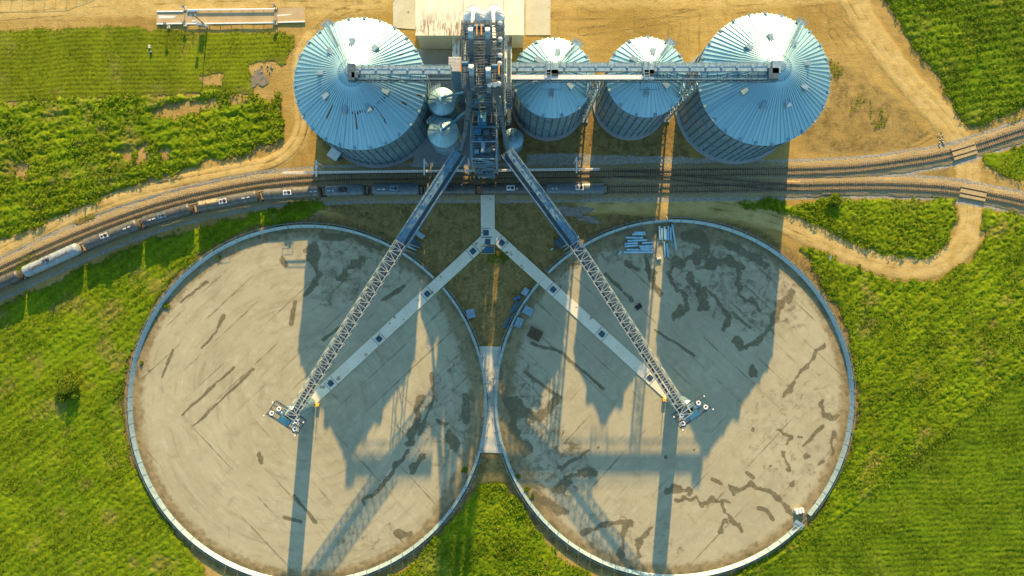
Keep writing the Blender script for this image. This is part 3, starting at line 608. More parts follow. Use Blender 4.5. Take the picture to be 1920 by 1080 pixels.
# perimeter walls
def ring(c, label, gaps, gate=None):
    cc = P([c])[0]; rt = thing('ring_wall', label, 'perimeter wall', (cc[0], cc[1], 0))
    NP = 84; da = 2 * math.pi / NP
    rb, rtop, zt = RF / 7 + 0.06, RT / 7, 1.25
    mb = MB(); prof = [(rb, 0.05)]
    for i in range(1, 9):
        t = i / 8; prof.append((rb + (rtop - rb) * t + (0.04 if i % 2 else 0.0), 0.05 + (zt - 0.05) * t))
    prof2 = prof + [(rtop + 0.07, zt + 0.02), (rtop + 0.07, zt - 0.12)] + [(r + 0.10, z) for r, z in prof[::-1][1:]]
    a0, a1 = -da / 2 + 0.0016, da / 2 - 0.0016; m = len(prof2); ns = 3
    vs = [(r * math.cos(a0 + (a1 - a0) * j / ns), r * math.sin(a0 + (a1 - a0) * j / ns), z) for j in range(ns + 1) for r, z in prof2]
    fs = [(j * m + i, j * m + (i + 1) % m, (j + 1) * m + (i + 1) % m, (j + 1) * m + i) for j in range(ns) for i in range(m)]
    fs += [tuple(range(m - 1, -1, -1)), tuple(ns * m + i for i in range(m))]
    mb.add(vs, fs)
    first = None; firstb = None
    br = MB(); br.bar((rtop + 0.05, 0, zt - 0.15), (rtop + 1.1, 0, 0.0), 0.10); br.bar((rb + 0.2, 0, 0.12), (rtop + 1.1, 0, 0.08), 0.10)
    br.box((rtop + 0.02, 0, zt + 0.05), (0.30, 0.12, 0.06))
    for i in range(NP):
        a = i * da
        if any(abs((a - ga + math.pi) % (2 * math.pi) - math.pi) < gw for ga, gw in gaps): continue
        if first is None: first = mb.build('wall_panel', M['sheet'], rt, local=True); firstb = br.build('brace', M['steel'], rt, local=True); o, b2 = first, firstb
        else:
            o = first.copy(); C.objects.link(o); b2 = firstb.copy(); C.objects.link(b2)
        o.rotation_euler = (0, 0, a); b2.rotation_euler = (0, 0, a + da / 2)
    rl = MB(); N = 240
    for i in range(N):
        t0, t1 = 2 * math.pi * i / N, 2 * math.pi * (i + 1) / N
        if any(abs((t0 - ga + math.pi) % (2 * math.pi) - math.pi) < gw + 0.02 for ga, gw in gaps): continue
        r0 = rtop + 0.62
        rl.bar((r0 * math.cos(t0), r0 * math.sin(t0), 0.95), (r0 * math.cos(t1), r0 * math.sin(t1), 0.95), 0.09)
    rl.build('outer_rail', M['steel'], rt, local=True)
    if gate is not None:
        gm = MB(); ca, sa = math.cos(gate), math.sin(gate)
        gm.box(((rtop - 0.6) * ca, (rtop - 0.6) * sa, 1.0), (2.6, 1.7, 0.12), gate + 0.25)
        gm.box(((rtop - 0.6) * ca, (rtop - 0.6) * sa, 1.1), (2.7, 0.12, 0.12), gate + 0.25)
        gm.bar(((rtop - 0.6) * ca, (rtop - 0.6) * sa, 1.0), ((rtop - 0.6) * ca, (rtop - 0.6) * sa, 0.1), 0.15)
        gm.build('gate', M['sheet'], rt, local=True)
        tb = MB(); a0, a1 = gate - 0.05, gate + 0.06
        tb.bar(((rtop + 0.1) * math.cos(a0), (rtop + 0.1) * math.sin(a0), 0.2), ((rtop + 0.1) * math.cos(a1), (rtop + 0.1) * math.sin(a1), 0.2), 0.12)
        tb.build('threshold_bar', M['steel'], rt, local=True)
def angp(c, p): return math.atan2(-(p[1] - c[1]), p[0] - c[0])
ring(PADL, 'leaning galvanised sheet wall round the pad with faint arcs', [(angp(PADL, (822, 534)), 0.052)])
ring(PADR, 'leaning galvanised sheet wall round the stained pad, with an open gate', [(angp(PADR, (1012, 522)), 0.052), (angp(PADR, (1501, 972)), 0.045)], angp(PADR, (1494, 981)))

# reclaim tunnel covers, hatches
def strip(a, b, half, z, label):
    A = W(*a, 0); B = W(*b, 0); d = (B - A).normalized(); n = Vector((-d.y, d.x, 0)) * half
    L = (B - A).length; nseg = max(1, int(L / 9)); rt = thing('tunnel_cover', label, 'concrete walkway', A)
    for i in range(nseg):
        p0 = A + d * (L * i / nseg + (0.03 if i else 0)); p1 = A + d * (L * (i + 1) / nseg)
        m = MB(); m.prism([p0 - n, p1 - n, p1 + n, p0 + n], 0.0, z); m.build('slab', M['tunnel'], rt)
    return d
strip((914.5, 366), (915, 459), 1.85, 0.42, 'pale concrete tunnel cover running from the tank train to the fork')
dL = strip((909, 450.5), (583, 752), 1.5, 0.34, 'pale concrete tunnel cover slanting from the fork to the centre tower of the arced pad')
dR = strip((921, 437), (1258, 744), 1.5, 0.34, 'pale concrete tunnel cover slanting from the fork to the centre tower of the stained pad')
def hatch(px, py, d, label, zz=0.34):
    p = W(px, py); rt = thing('floor_hatch', label, 'hatch', (p.x, p.y, zz), 'steel grates set in the tunnel covers')
    a = math.atan2(d.y, d.x)
    m = MB(); m.box((p.x, p.y, zz + 0.05), (1.45, 1.45, 0.10), a); m.build('grate', M['hatch'], rt)
    f = MB(); n = Vector((-d.y, d.x, 0))
    for s in (-1, 1):
        c = p + d * (1.25 * s); f.bar((c - n * 1.42) + Vector((0, 0, zz + 0.02)), (c + n * 1.42) + Vector((0, 0, zz + 0.02)), 0.12, 0.04)
    f.bar(p - d * 0.8 + Vector((0, 0, zz + 0.12)), p + d * 0.8 + Vector((0, 0, zz + 0.12)), 0.12); f.bar(p - n * 0.8 + Vector((0, 0, zz + 0.12)), p + n * 0.8 + Vector((0, 0, zz + 0.12)), 0.12, 0.1)
    f.build('frame', M['dsteel'], rt)
for i, (x, y) in enumerate(((887, 471), (801.5, 551), (711, 635), (620.5, 718.5))):
    hatch(x, y, dL, ['dark hatch in the arced pad walkway, first from the fork', 'dark hatch in the arced pad walkway just inside the ring wall', 'dark hatch midway along the arced pad walkway', 'dark hatch in the arced pad walkway next to the centre tower'][i])
for i, (x, y) in enumerate(((941, 455.5), (1037, 543), (1128, 626), (1218, 708))):
    hatch(x, y, dR, ['dark hatch in the stained pad walkway, first from the fork', 'dark hatch in the stained pad walkway just inside the ring wall', 'dark hatch midway along the stained pad walkway', 'dark hatch in the stained pad walkway next to the centre tower'][i])
dS = Vector((0, -1, 0))
hatch(911.5, 437, dS, 'dark hatch in the short straight walkway, nearer the train', 0.42); hatch(914.5, 453.5, dS, 'dark hatch in the short straight walkway, nearer the fork pit', 0.42)
p = W(915, 468.5); pt = thing('fork_pit', 'open pit box with a yellow rim where the walkways fork', 'pit', (p.x, p.y, 0))
m = MB(); m.box((p.x, p.y, 0.1), (3.4, 1.9, 0.2)); m.build('floor', M['motor'], pt)
m = MB()
for sx in (-1, 1): m.box((p.x + sx * 1.75, p.y, 0.3), (0.12, 2.2, 0.6))
for sy in (-1, 1): m.box((p.x, p.y + sy * 1.04, 0.3), (3.38, 0.12, 0.55))
m.build('rim', M['yellow'], pt)
m = MB(); m.box((p.x, p.y, 0.45), (0.1, 1.9, 0.1)); m.build('divider', M['dsteel'], pt)
m = MB(); m.prism([W(*q) for q in ((898, 649), (940, 650), (929, 745), (947, 850), (899, 848), (915, 745))][::-1], 0.0, 0.10)
tag(m.build('concrete_apron', M['conc']), 'narrow pale concrete apron squeezed between the two ring walls', 'concrete slab', kind='structure')

# ------------------------------------------------------------------ railway
def sweep(path, prof, name, mat, parent=None, jit=0.0):
    d = np.gradient(path, axis=0); d /= np.linalg.norm(d, axis=1)[:, None]; nrm = np.stack([-d[:, 1], d[:, 0]], 1)
    n, k = len(path), len(prof); s = np.arange(n); V = []
    for o_, z_ in prof:
        oo = o_ + (np.sign(o_) * (fbm(s * 0.5, s * 0 + o_ * 7, 3.0, 6) - 0.5) * jit if abs(o_) > 1.4 else 0)
        V.append(np.concatenate([path + nrm * np.broadcast_to(oo, (n,))[:, None], np.full((n, 1), z_)], 1))
    V = np.stack(V, 1).reshape(-1, 3); ii = np.arange(n * k).reshape(n, k)
    q = np.stack([ii[:-1, :-1].ravel(), ii[1:, :-1].ravel(), ii[1:, 1:].ravel(), ii[:-1, 1:].ravel()], 1)[:, ::-1]
    o = np_mesh(name, V, q, mat)
    if parent: o.parent = parent
    return o
def track(path, label, zb, extra=2.3):
    b = sweep(path, [(-extra - 0.6, 0.0), (-extra, zb * 0.6), (-1.45, zb), (1.45, zb), (extra, zb * 0.6), (extra + 0.6, 0.0)], 'ballast', M['ballast'], None, 0.9)
    tag(b, 'grey gravel bed under the ' + label, 'ballast', kind='structure')
    rt = thing('railway_track', label, 'railway track', (0, 0, 0))
    d = np.gradient(path, axis=0); d /= np.linalg.norm(d, axis=1)[:, None]; nrm = np.stack([-d[:, 1], d[:, 0]], 1)
    z0 = zb + 0.10
    for s in (-1, 1):
        pp = path + nrm * s * 0.75
        sweep(pp, [(-0.075, z0), (-0.06, z0 + 0.18), (0.06, z0 + 0.18), (0.075, z0)], 'rail', M['rail'], rt)
    rs = resample(path, 0.62); dd = np.gradient(rs, axis=0)
    vis = (np.abs(rs[:, 0]) < 141) & (np.abs(rs[:, 1]) < 80); idx = np.where(vis)[0]
    near = set(idx[np.argsort(np.hypot(rs[idx, 0], rs[idx, 1]))[:100]])
    m1 = MB(); m1.box((0, 0, 0), (2.55, 0.24, 0.16)); first = None; rest = MB()
    for i in range(len(rs)):
        a = math.atan2(dd[i, 1], dd[i, 0]) + math.pi / 2 + random.uniform(-0.03, 0.03)
        if i in near:
            if first is None: first = m1.build('sleeper', M['tie'], rt, local=True); o = first
            else: o = first.copy(); C.objects.link(o)
            o.location = (rs[i, 0], rs[i, 1], zb - 0.02); o.rotation_euler = (0, 0, a)
        else: rest.box((rs[i, 0], rs[i, 1], zb - 0.02), (2.55 + random.uniform(-0.15, 0.15), 0.24, 0.16), a)
    if rest.v: o = rest.build('sleepers', M['tie'], rt, local=True); o['kind'] = 'stuff'
track(T1c, 'empty railway track curving past the foot of the big bins', 0.20, 2.0)
track(T2c, 'railway track carrying the tank cars beside the round pads', 0.22, 2.0)
track(T3c, 'short turnout track joining the two railway lines', 0.24, 1.5)
def crossing(px, py, a, L, label):
    p = W(px, py); rt = thing('level_crossing', label, 'crossing', (p.x, p.y, 0)); d = Vector((math.cos(a), math.sin(a), 0)); n = Vector((-d.y, d.x, 0))
    for off, wd in ((0, 1.05), (-1.3, 0.7), (1.3, 0.7)):
        c = p + n * off; m = MB(); m.box((c.x, c.y, 0.22), (L, wd, 0.56), a); m.build('plank_panel', M['planks'], rt)
crossing(1806, 283.5, R(17), 6.5, 'plank crossing where the dirt road meets the upper track')
crossing(1823, 362, R(-11), 7.0, 'plank crossing where the dirt road meets the lower track')

# ------------------------------------------------------------------ tank cars
def at_px(path, px):                  # point and heading on the track where the photo column is px (at tank height)
    x = (px - 960) / 7.0 * 0.985; i = int(np.argmin(np.abs(path[:, 0] - x))); i = min(max(i, 2), len(path) - 3)
    d = path[i + 2] - path[i - 2]; return path[i], math.atan2(d[1], d[0])
def tank_car(x0, x1, hpx, body, hatchm, label, marks=(), rad=1.52, stripe=None, short=False, patch=None):
    p0, _ = at_px(T2c, x0); p1, _ = at_px(T2c, x1); c = (p0 + p1) / 2; d = p1 - p0; L = float(np.hypot(*d)); a = math.atan2(d[1], d[0])
    rt = thing('tank_car', label, 'tank car', (c[0], c[1], 0.50), 'railway tank cars in one train', a)
    zc = 2.2
    tk = MB(); pr = []; NS = 28
    for i in range(7):
        t = i / 6 * math.pi / 2; pr.append((-L / 2 + 0.75 * (1 - math.cos(t)), rad * math.sin(t) if i else 0.02))
    pr += [(-L / 2 + 0.80, rad), (-L / 2 + 1.2, rad)]; pr2 = pr + [(-x, r) for x, r in pr[::-1]]
    vs = []; k = len(pr2)
    for x, r in pr2:
        for j in range(NS):
            t = 2 * math.pi * j / NS; vs.append((x, r * math.cos(t), zc + r * math.sin(t)))
    tk.add(vs, [(i * NS + j, (i + 1) * NS + j, (i + 1) * NS + (j + 1) % NS, i * NS + (j + 1) % NS) for i in range(k - 1) for j in range(NS)])
    tank = tk.build('tank', body, rt, local=True, smooth=True)
    for f in (-0.33, 0.33):
        bd = MB()
        for j in range(NS):
            t0, t1 = 2 * math.pi * j / NS, 2 * math.pi * (j + 1) / NS
            bd.bar((f * L, (rad + 0.02) * math.cos(t0), zc + (rad + 0.02) * math.sin(t0)), (f * L, (rad + 0.02) * math.cos(t1), zc + (rad + 0.02) * math.sin(t1)), 0.18, 0.05, (1, 0, 0))
        bd.build('tank_band', body, tank, local=True)
    if stripe:
        for sx, ln in stripe:
            sm = MB()
            for q in range(int(ln / 0.35)):
                t = R(78 + random.uniform(-6, 6)); r = rad + 0.02
                sm.box((sx + q * 0.35, -r * math.cos(t), zc + r * math.sin(t)), (0.36, random.uniform(0.2, 0.6), 0.03))
            sm.build('peeling_paint', M['brown'], tank, local=True)
    if patch:
        sm = MB()
        for q in range(int(patch[1] / 0.3)):
            for t in range(94, 128, 8):
                if random.random() < 0.2: continue
                t0, t1, r = R(t), R(t + 8.5), rad + 0.025
                x = patch[0] + q * 0.3
                sm.add([(x, r * -math.cos(t0) * -1 if 0 else -r * math.cos(t0), zc + r * math.sin(t0)), (x + 0.31, -r * math.cos(t0), zc + r * math.sin(t0)), (x + 0.31, -r * math.cos(t1), zc + r * math.sin(t1)), (x, -r * math.cos(t1), zc + r * math.sin(t1))], [(0, 1, 2, 3)])
        sm.build('dust_patch', M['deck'], tank, local=True)
    if marks:
        sm = MB()
        for mx, my, n in marks:
            for q in range(n):
                if q == n // 2: continue
                t = math.asin(min(0.98, my / rad)); r = rad + 0.03
                zz = zc + r * math.cos(t)
                for s_ in range(2): sm.box((mx + q * 0.30 + s_ * 0.13, -r * math.sin(t), zz), (0.07, 0.34, 0.03))
                sm.box((mx + q * 0.30 + 0.06, -r * math.sin(t) + random.choice((-0.13, 0.0, 0.13)), zz + 0.002), (0.16, 0.07, 0.03))
        sm.build('reporting_marks', M['white'], tank, local=True)
    hx = 0.0
    if hpx is not None:
        hp, _ = at_px(T2c, hpx); hx = float((hp - c) @ (d / L))
    hm = MB(); hm.box((hx, 0, zc + rad + 0.10), (2.1, 1.3, 0.10)); hat = hm.build('hatch_platform', hatchm, rt, local=True)
    dm = MB(); dm.lathe([(0.42, 0), (0.42, 0.35), (0.30, 0.45), (0.0, 0.48)], (hx + 0.45, 0, zc + rad + 0.15), 16); dm.lathe([(0.30, 0), (0.30, 0.28), (0.0, 0.32)], (hx - 0.5, 0.05, zc + rad + 0.15), 14); dm.build('manway', M['under'], hat, local=True)
    rl = MB(); zz = zc + rad + 0.95
    for sy in (-0.85, 0.85):
        rl.bar((hx - 1.35, sy, zz), (hx + 1.35, sy, zz), 0.06)
        for sx in (-1.35, 0, 1.35): rl.bar((hx + sx, sy, zz), (hx + sx, sy * 1.15, zc + rad * 0.7), 0.06)
    for sx in (-1.35, 1.35): rl.bar((hx + sx, -0.85, zz), (hx + sx, 0.85, zz), 0.05)
    rl.build('railing', M['dsteel'], hat, local=True)
    uf = MB(); uf.box((0, 0, 0.52), (L + 1.2, 0.55, 0.34))
    for s in (-1, 1):
        uf.box((s * (L / 2 - 0.1), 0, 0.62), (1.1, 2.6, 0.14)); uf.box((s * (L / 2 + 0.55), 0, 0.5), (0.14, 2.5, 0.3)); uf.box((s * (L / 2 - 1.6), 0, 0.85), (0.5, 2.2, 0.5))
        for sy in (-1, 1): uf.bar((s * (L / 2 + 0.45), sy * 1.15, 0.6), (s * (L / 2 + 0.45), sy * 1.15, 1.55), 0.06)
        uf.bar((s * (L / 2 + 0.45), -1.15, 1.5), (s * (L / 2 + 0.45), 1.15, 1.5), 0.06)
    uf.build('underframe', M['under'], rt, local=True)
    ew = MB()
    for s in (-1, 1): ew.box((s * (L / 2 + 0.25), 0.25, 0.74), (0.55, 1.4, 0.05)); ew.box((s * (L / 2 + 0.3), -0.7, 0.9), (0.35, 0.4, 0.3))
    ew.build('end_walkway', M['deck'], rt, local=True)
    cp = MB()
    for s in (-1, 1): cp.bar((s * (L / 2 + 0.6), 0, 0.45), (s * (L / 2 + 1.05), 0, 0.45), 0.25)
    cp.build('coupler', M['under'], rt, local=True)
    for s in (-1, 1):
        bg_ = MB(); bx = s * (L / 2 - 1.7)
        for sy in (-1, 1): bg_.bar((bx - 1.3, sy * 1.0, 0.48), (bx + 1.3, sy * 1.0, 0.48), 0.22, 0.3)
        bg_.box((bx, 0, 0.5), (0.5, 2.0, 0.3)); bo = bg_.build('bogie', M['under'], rt, local=True)
        for wx in (-0.88, 0.88):
            wm = MB(); wm.tube((bx + wx, -0.85, 0.42), (bx + wx, 0.85, 0.42), 0.08, 8)
            for sy in (-1, 1): wm.tube((bx + wx, sy * 0.72, 0.42), (bx + wx, sy * 0.82, 0.42), 0.42, 18)
            wm.build('wheelset', M['rail'], bo, local=True)
    la = MB(); la.bar((hx + 1.4, -1.6, 0.7), (hx + 1.1, -0.9, zc + rad), 0.05); la.bar((hx + 1.8, -1.6, 0.7), (hx + 1.5, -0.9, zc + rad), 0.05)
    for q in range(7):
        t = q / 7; la.bar((hx + 1.4 - 0.3 * t, -1.6 + 0.7 * t, 0.8 + 2.9 * t), (hx + 1.8 - 0.3 * t, -1.6 + 0.7 * t, 0.8 + 2.9 * t), 0.04)
    la.build('ladder', M['dsteel'], rt, local=True)
MK = lambda x, n=7: ((x, 0.2, n),)
tank_car(-72, 38, -20, M['black'], M['cream'], 'black tank car cut off by the edge of the photo')
tank_car(44, 149, 92, M['tankwhite'], M['steel'], 'pale weathered tank car with peeling dark paint', (), 1.55, ((-5.5, 3.2), (-2.2, 2.6), (1.5, 4.5)))
tank_car(157, 261, 202, M['greyblack'], M['cream'], 'black tank car coupled to the pale one, white marks near its far end', MK(4.0))
tank_car(269, 361, 309, M['black'], M['steel'], 'black tank car with a grey hatch frame, between two longer black ones', MK(-4.6))
tank_car(369, 485, 424, M['greyblack'], M['cream'], 'black tank car with a tan dusty patch along its top', MK(4.2), 1.52, None, False, (-7.2, 5.2))
tank_car(491, 601, 541, M['greyblack'], M['white'], 'black tank car half in sun with a bright white hatch plate', MK(5.0))
tank_car(611, 683, 645, M['pgrey'], M['under'], 'short grey tank car with a dark hatch in the shade of the bin', MK(-4.2, 6))
tank_car(698, 787, 741, M['pgrey'], M['steel'], 'grey tank car with a square blue hatch plate', MK(-4.6, 7), 1.62)
tank_car(798, 892, 845, M['black'], M['under'], 'black tank car under the slanting conveyor bridge')
tank_car(901, 1012, 958, M['black'], M['white'], 'black tank car at the end of the straight walkway, white hatch plate', MK(0.5, 6))
tank_car(1023, 1134, 1085, M['pgrey'], M['cream'], 'grey tank car at the end of the train, cream hatch in a sun gap', MK(-6.2, 5), 1.6)

# ------------------------------------------------------------------ grain bins
def rv(c, a, r, z): return Vector((c.x + r * math.cos(a), c.y + r * math.sin(a), z))
def silo(cpx, Rd, ze, za, nrib, nvent, ncap, stair, label, rusty=False, group='grain bins with conical roofs'):
    c = W(*cpx); rt = thing('grain_bin', label, 'grain bin', (c.x, c.y, 0), group)
    m = MB(); m.lathe([(Rd + 0.95, -0.1), (Rd + 0.95, 0.45), (Rd - 0.3, 0.47)], c, 96); m.build('foundation', M['found'], rt)
    m = MB(); pr = []; nz = int(ze / 0.55)
    for i in range(nz + 1): pr.append((Rd + (0.05 if i % 2 else 0.0), 0.45 + (ze - 0.45) * i / nz))
    m.lathe(pr, c, 128)
    wl = m.build('wall', M['wall'], rt)
    m = MB(); ns = int(Rd * 3.6)
    for i in range(ns):
        a = 2 * math.pi * i / ns; m.bar(rv(c, a, Rd + 0.12, 0.45), rv(c, a, Rd + 0.12, ze - 0.1), 0.22, 0.16, (math.cos(a), math.sin(a), 0))
    m.build('stiffeners', M['dsteel'], wl)
    m = MB()
    for zf in (0.38, 0.72, 0.97):
        m.lathe([(Rd + 0.2, ze * zf), (Rd + 0.34, ze * zf), (Rd + 0.34, ze * zf + 0.12), (Rd + 0.2, ze * zf + 0.12)], c, 96)
    m.build('wind_ring', M['steel'], wl)
    slope = (za - ze) / (Rd - 1.1); zr = lambda r: ze + (Rd + 0.3 - r) * slope
    re = Rd + 0.3
    m = MB(); m.lathe([(re, ze - 0.18), (re, ze), (Rd * 0.5, zr(Rd * 0.5))], c, nrib * 2)
    m.lathe([(Rd * 0.5, zr(Rd * 0.5)), (Rd * 0.5, zr(Rd * 0.5) + 0.22), (1.1, zr(1.1) + 0.22)], c, nrib * 2)
    for i in range(nrib):
        a = 2 * math.pi * (i + 0.5) / nrib; up = (math.cos(a) * slope, math.sin(a) * slope, 1)
        for r0, r1, dz in ((re + 0.02, Rd * 0.5, 0.08), (Rd * 0.5 + 0.02, 1.2, 0.30)):
            wd = 0.26
            if r1 < 2 and i % 2: r1 = Rd * 0.2
            m.bar(rv(c, a, r0, zr(r0) + dz), rv(c, a, r1, zr(r1) + dz), wd, 0.34, up)
    roof = m.build('roof', M['roof'], rt)
    m = MB(); m.lathe([(1.25, zr(1.2) - 0.2), (1.25, zr(1.2) + 0.75), (1.0, zr(1.2) + 0.95), (0.0, zr(1.2) + 1.0)], c, 28); m.build('peak_collar', M['steel'], roof)
    for i in range(nvent):
        a = 2 * math.pi * (i + 0.35) / nvent; r = Rd * 0.52; v = MB(); d = Vector((math.cos(a), math.sin(a), 0)); n = Vector((-d.y, d.x, 0))
        z = zr(r); p0 = rv(c, a, r - 0.9, zr(r - 0.9)); p1 = rv(c, a, r + 0.75, zr(r + 0.75))
        top = [p0 - n * 0.38 + Vector((0, 0, 0.55)), p0 + n * 0.38 + Vector((0, 0, 0.55)), p1 + n * 0.62 + Vector((0, 0, 1.55)), p1 - n * 0.62 + Vector((0, 0, 1.55))]
        bot = [p0 - n * 0.38, p0 + n * 0.38, p1 + n * 0.62, p1 - n * 0.62]
        v.add(bot + top, [(4, 5, 6, 7), (0, 1, 5, 4), (1, 2, 6, 5), (2, 3, 7, 6), (3, 0, 4, 7)]); v.build('roof_vent', M['cover'], roof)
    for i in range(ncap):
        a = 2 * math.pi * (i + 0.2) / ncap; v = MB(); r = re - 0.1
        v.box(rv(c, a, r, zr(r) + 0.30), (0.6, 0.55, 0.5), a); v.build('eave_vent', M['cover'], roof)
    # roof stair and eave platform
    a = stair; d = Vector((math.cos(a), math.sin(a), 0)); n = Vector((-d.y, d.x, 0)); s = MB()
    for sg in (-0.38, 0.38):
        s.bar(rv(c, a, re, ze + 0.35) + n * sg, rv(c, a, 1.4, zr(1.4) + 0.6) + n * sg, 0.10); s.bar(rv(c, a, re, ze + 1.25) + n * sg, rv(c, a, 1.6, zr(1.6) + 1.4) + n * sg, 0.07)
    k = int(Rd * 2.4)
    for i in range(k):
        r = re - (re - 1.5) * i / k; s.bar(rv(c, a, r, zr(r) + 0.42) - n * 0.38, rv(c, a, r, zr(r) + 0.42) + n * 0.38, 0.16, 0.05)
    s.build('roof_stair', M['steel'], rt)
    s = MB(); q = rv(c, a, re + 0.55, ze - 0.1); s.box(q, (1.1, 2.4, 0.08), a)
    for sx, sy in ((-0.5, -1.15), (0.5, -1.15), (0.5, 1.15), (-0.5, 1.15)): s.bar(q + d * sx + n * sy, q + d * sx + n * sy + Vector((0, 0, 1.1)), 0.07)
    for zz in (0.6, 1.1): s.bar(q + d * 0.5 - n * 1.15 + Vector((0, 0, zz)), q + d * 0.5 + n * 1.15 + Vector((0, 0, zz)), 0.06)
    for sy in (-1.15, 1.15): s.bar(q - d * 0.5 + n * sy + Vector((0, 0, 1.1)), q + d * 0.5 + n * sy + Vector((0, 0, 1.1)), 0.06)
    s.build('eave_platform', M['steel'], rt)
    s = MB()
    for sy in (-0.25, 0.25): s.bar(rv(c, a, Rd + 0.5, 0) + n * sy, rv(c, a, Rd + 0.5, ze) + n * sy, 0.07)
    for i in range(int(ze / 0.5)): s.bar(rv(c, a, Rd + 0.5, 0.5 * i + 0.3) - n * 0.25, rv(c, a, Rd + 0.5, 0.5 * i + 0.3) + n * 0.25, 0.05)
    s.build('wall_ladder', M['steel'], rt)
    if rusty:
        def patch(r, a, lr, la, dz):
            q = [rv(c, a - la, r - lr, zr(r - lr) + dz), rv(c, a + la, r - lr, zr(r - lr) + dz), rv(c, a + la, r + lr, zr(r + lr) + dz), rv(c, a - la, r + lr, zr(r + lr) + dz)]; return q
        rr = random.Random(5)
        class G:
            def __init__(s, n, mt): s.n, s.mt = n, mt
            def add(s, q, f): m_ = MB(); m_.add(q, f); m_.build(s.n, s.mt, roof)
        g1 = G('roof_gap', M['gap']); r1 = G('roof_rust', M['rust'])
        for aa in np.linspace(-0.55, -1.65, 16): g1.add(patch(Rd * 0.5 + rr.uniform(0.2, 0.6), aa + rr.uniform(-0.02, 0.02), rr.uniform(0.2, 0.55), rr.uniform(0.012, 0.03), 0.10), [(0, 1, 2, 3)])
        for aa in np.linspace(0.8, 1.9, 14): r1.add(patch(Rd * 0.5 + 0.2, aa + rr.uniform(-0.03, 0.03), rr.uniform(0.15, 0.35), rr.uniform(0.01, 0.03), 0.10), [(0, 1, 2, 3)])
        for aa in (0.55, 0.3, 0.02, -0.2, 2.3, -0.45): r1.add(patch(Rd * rr.uniform(0.6, 0.98), aa, 0.6, 0.018, 0.09), [(0, 1, 2, 3)])
        for r_, aa in ((3.0, -1.0), (4.3, -1.05), (9.5, -1.02), (10.4, -1.0), (11.6, -0.98), (2.2, -1.5), (2.4, -1.9)): g1.add(patch(r_, aa, 0.45, 0.10 / r_, 0.31 if r_ < Rd * .5 else 0.10), [(0, 1, 2, 3)])
        for aa in (-1.57, -2.25, -0.95): r1.add(patch(Rd * 0.64, aa, 1.6, 0.016, 0.085), [(0, 1, 2, 3)])
    return c
KB = 107.4 / 7
silo((707.6, 201.3), KB, 21.0, 30.2, 84, 9, 26, R(119), 'large grain bin with rusty roof gaps beside the two hopper bins', True)
silo((1378.3, 194.0), KB, 21.0, 30.2, 84, 9, 25, R(57), 'large clean grain bin at the far end of the conveyor gallery')
silo((1028.0, 193.8), 64 / 7, 22.0, 27.4, 46, 6, 13, R(55), 'smaller grain bin nearest the head tower')
silo((1181.8, 192.4), 64 / 7, 22.0, 27.4, 46, 6, 13, R(55), 'smaller grain bin between another small bin and a large one')

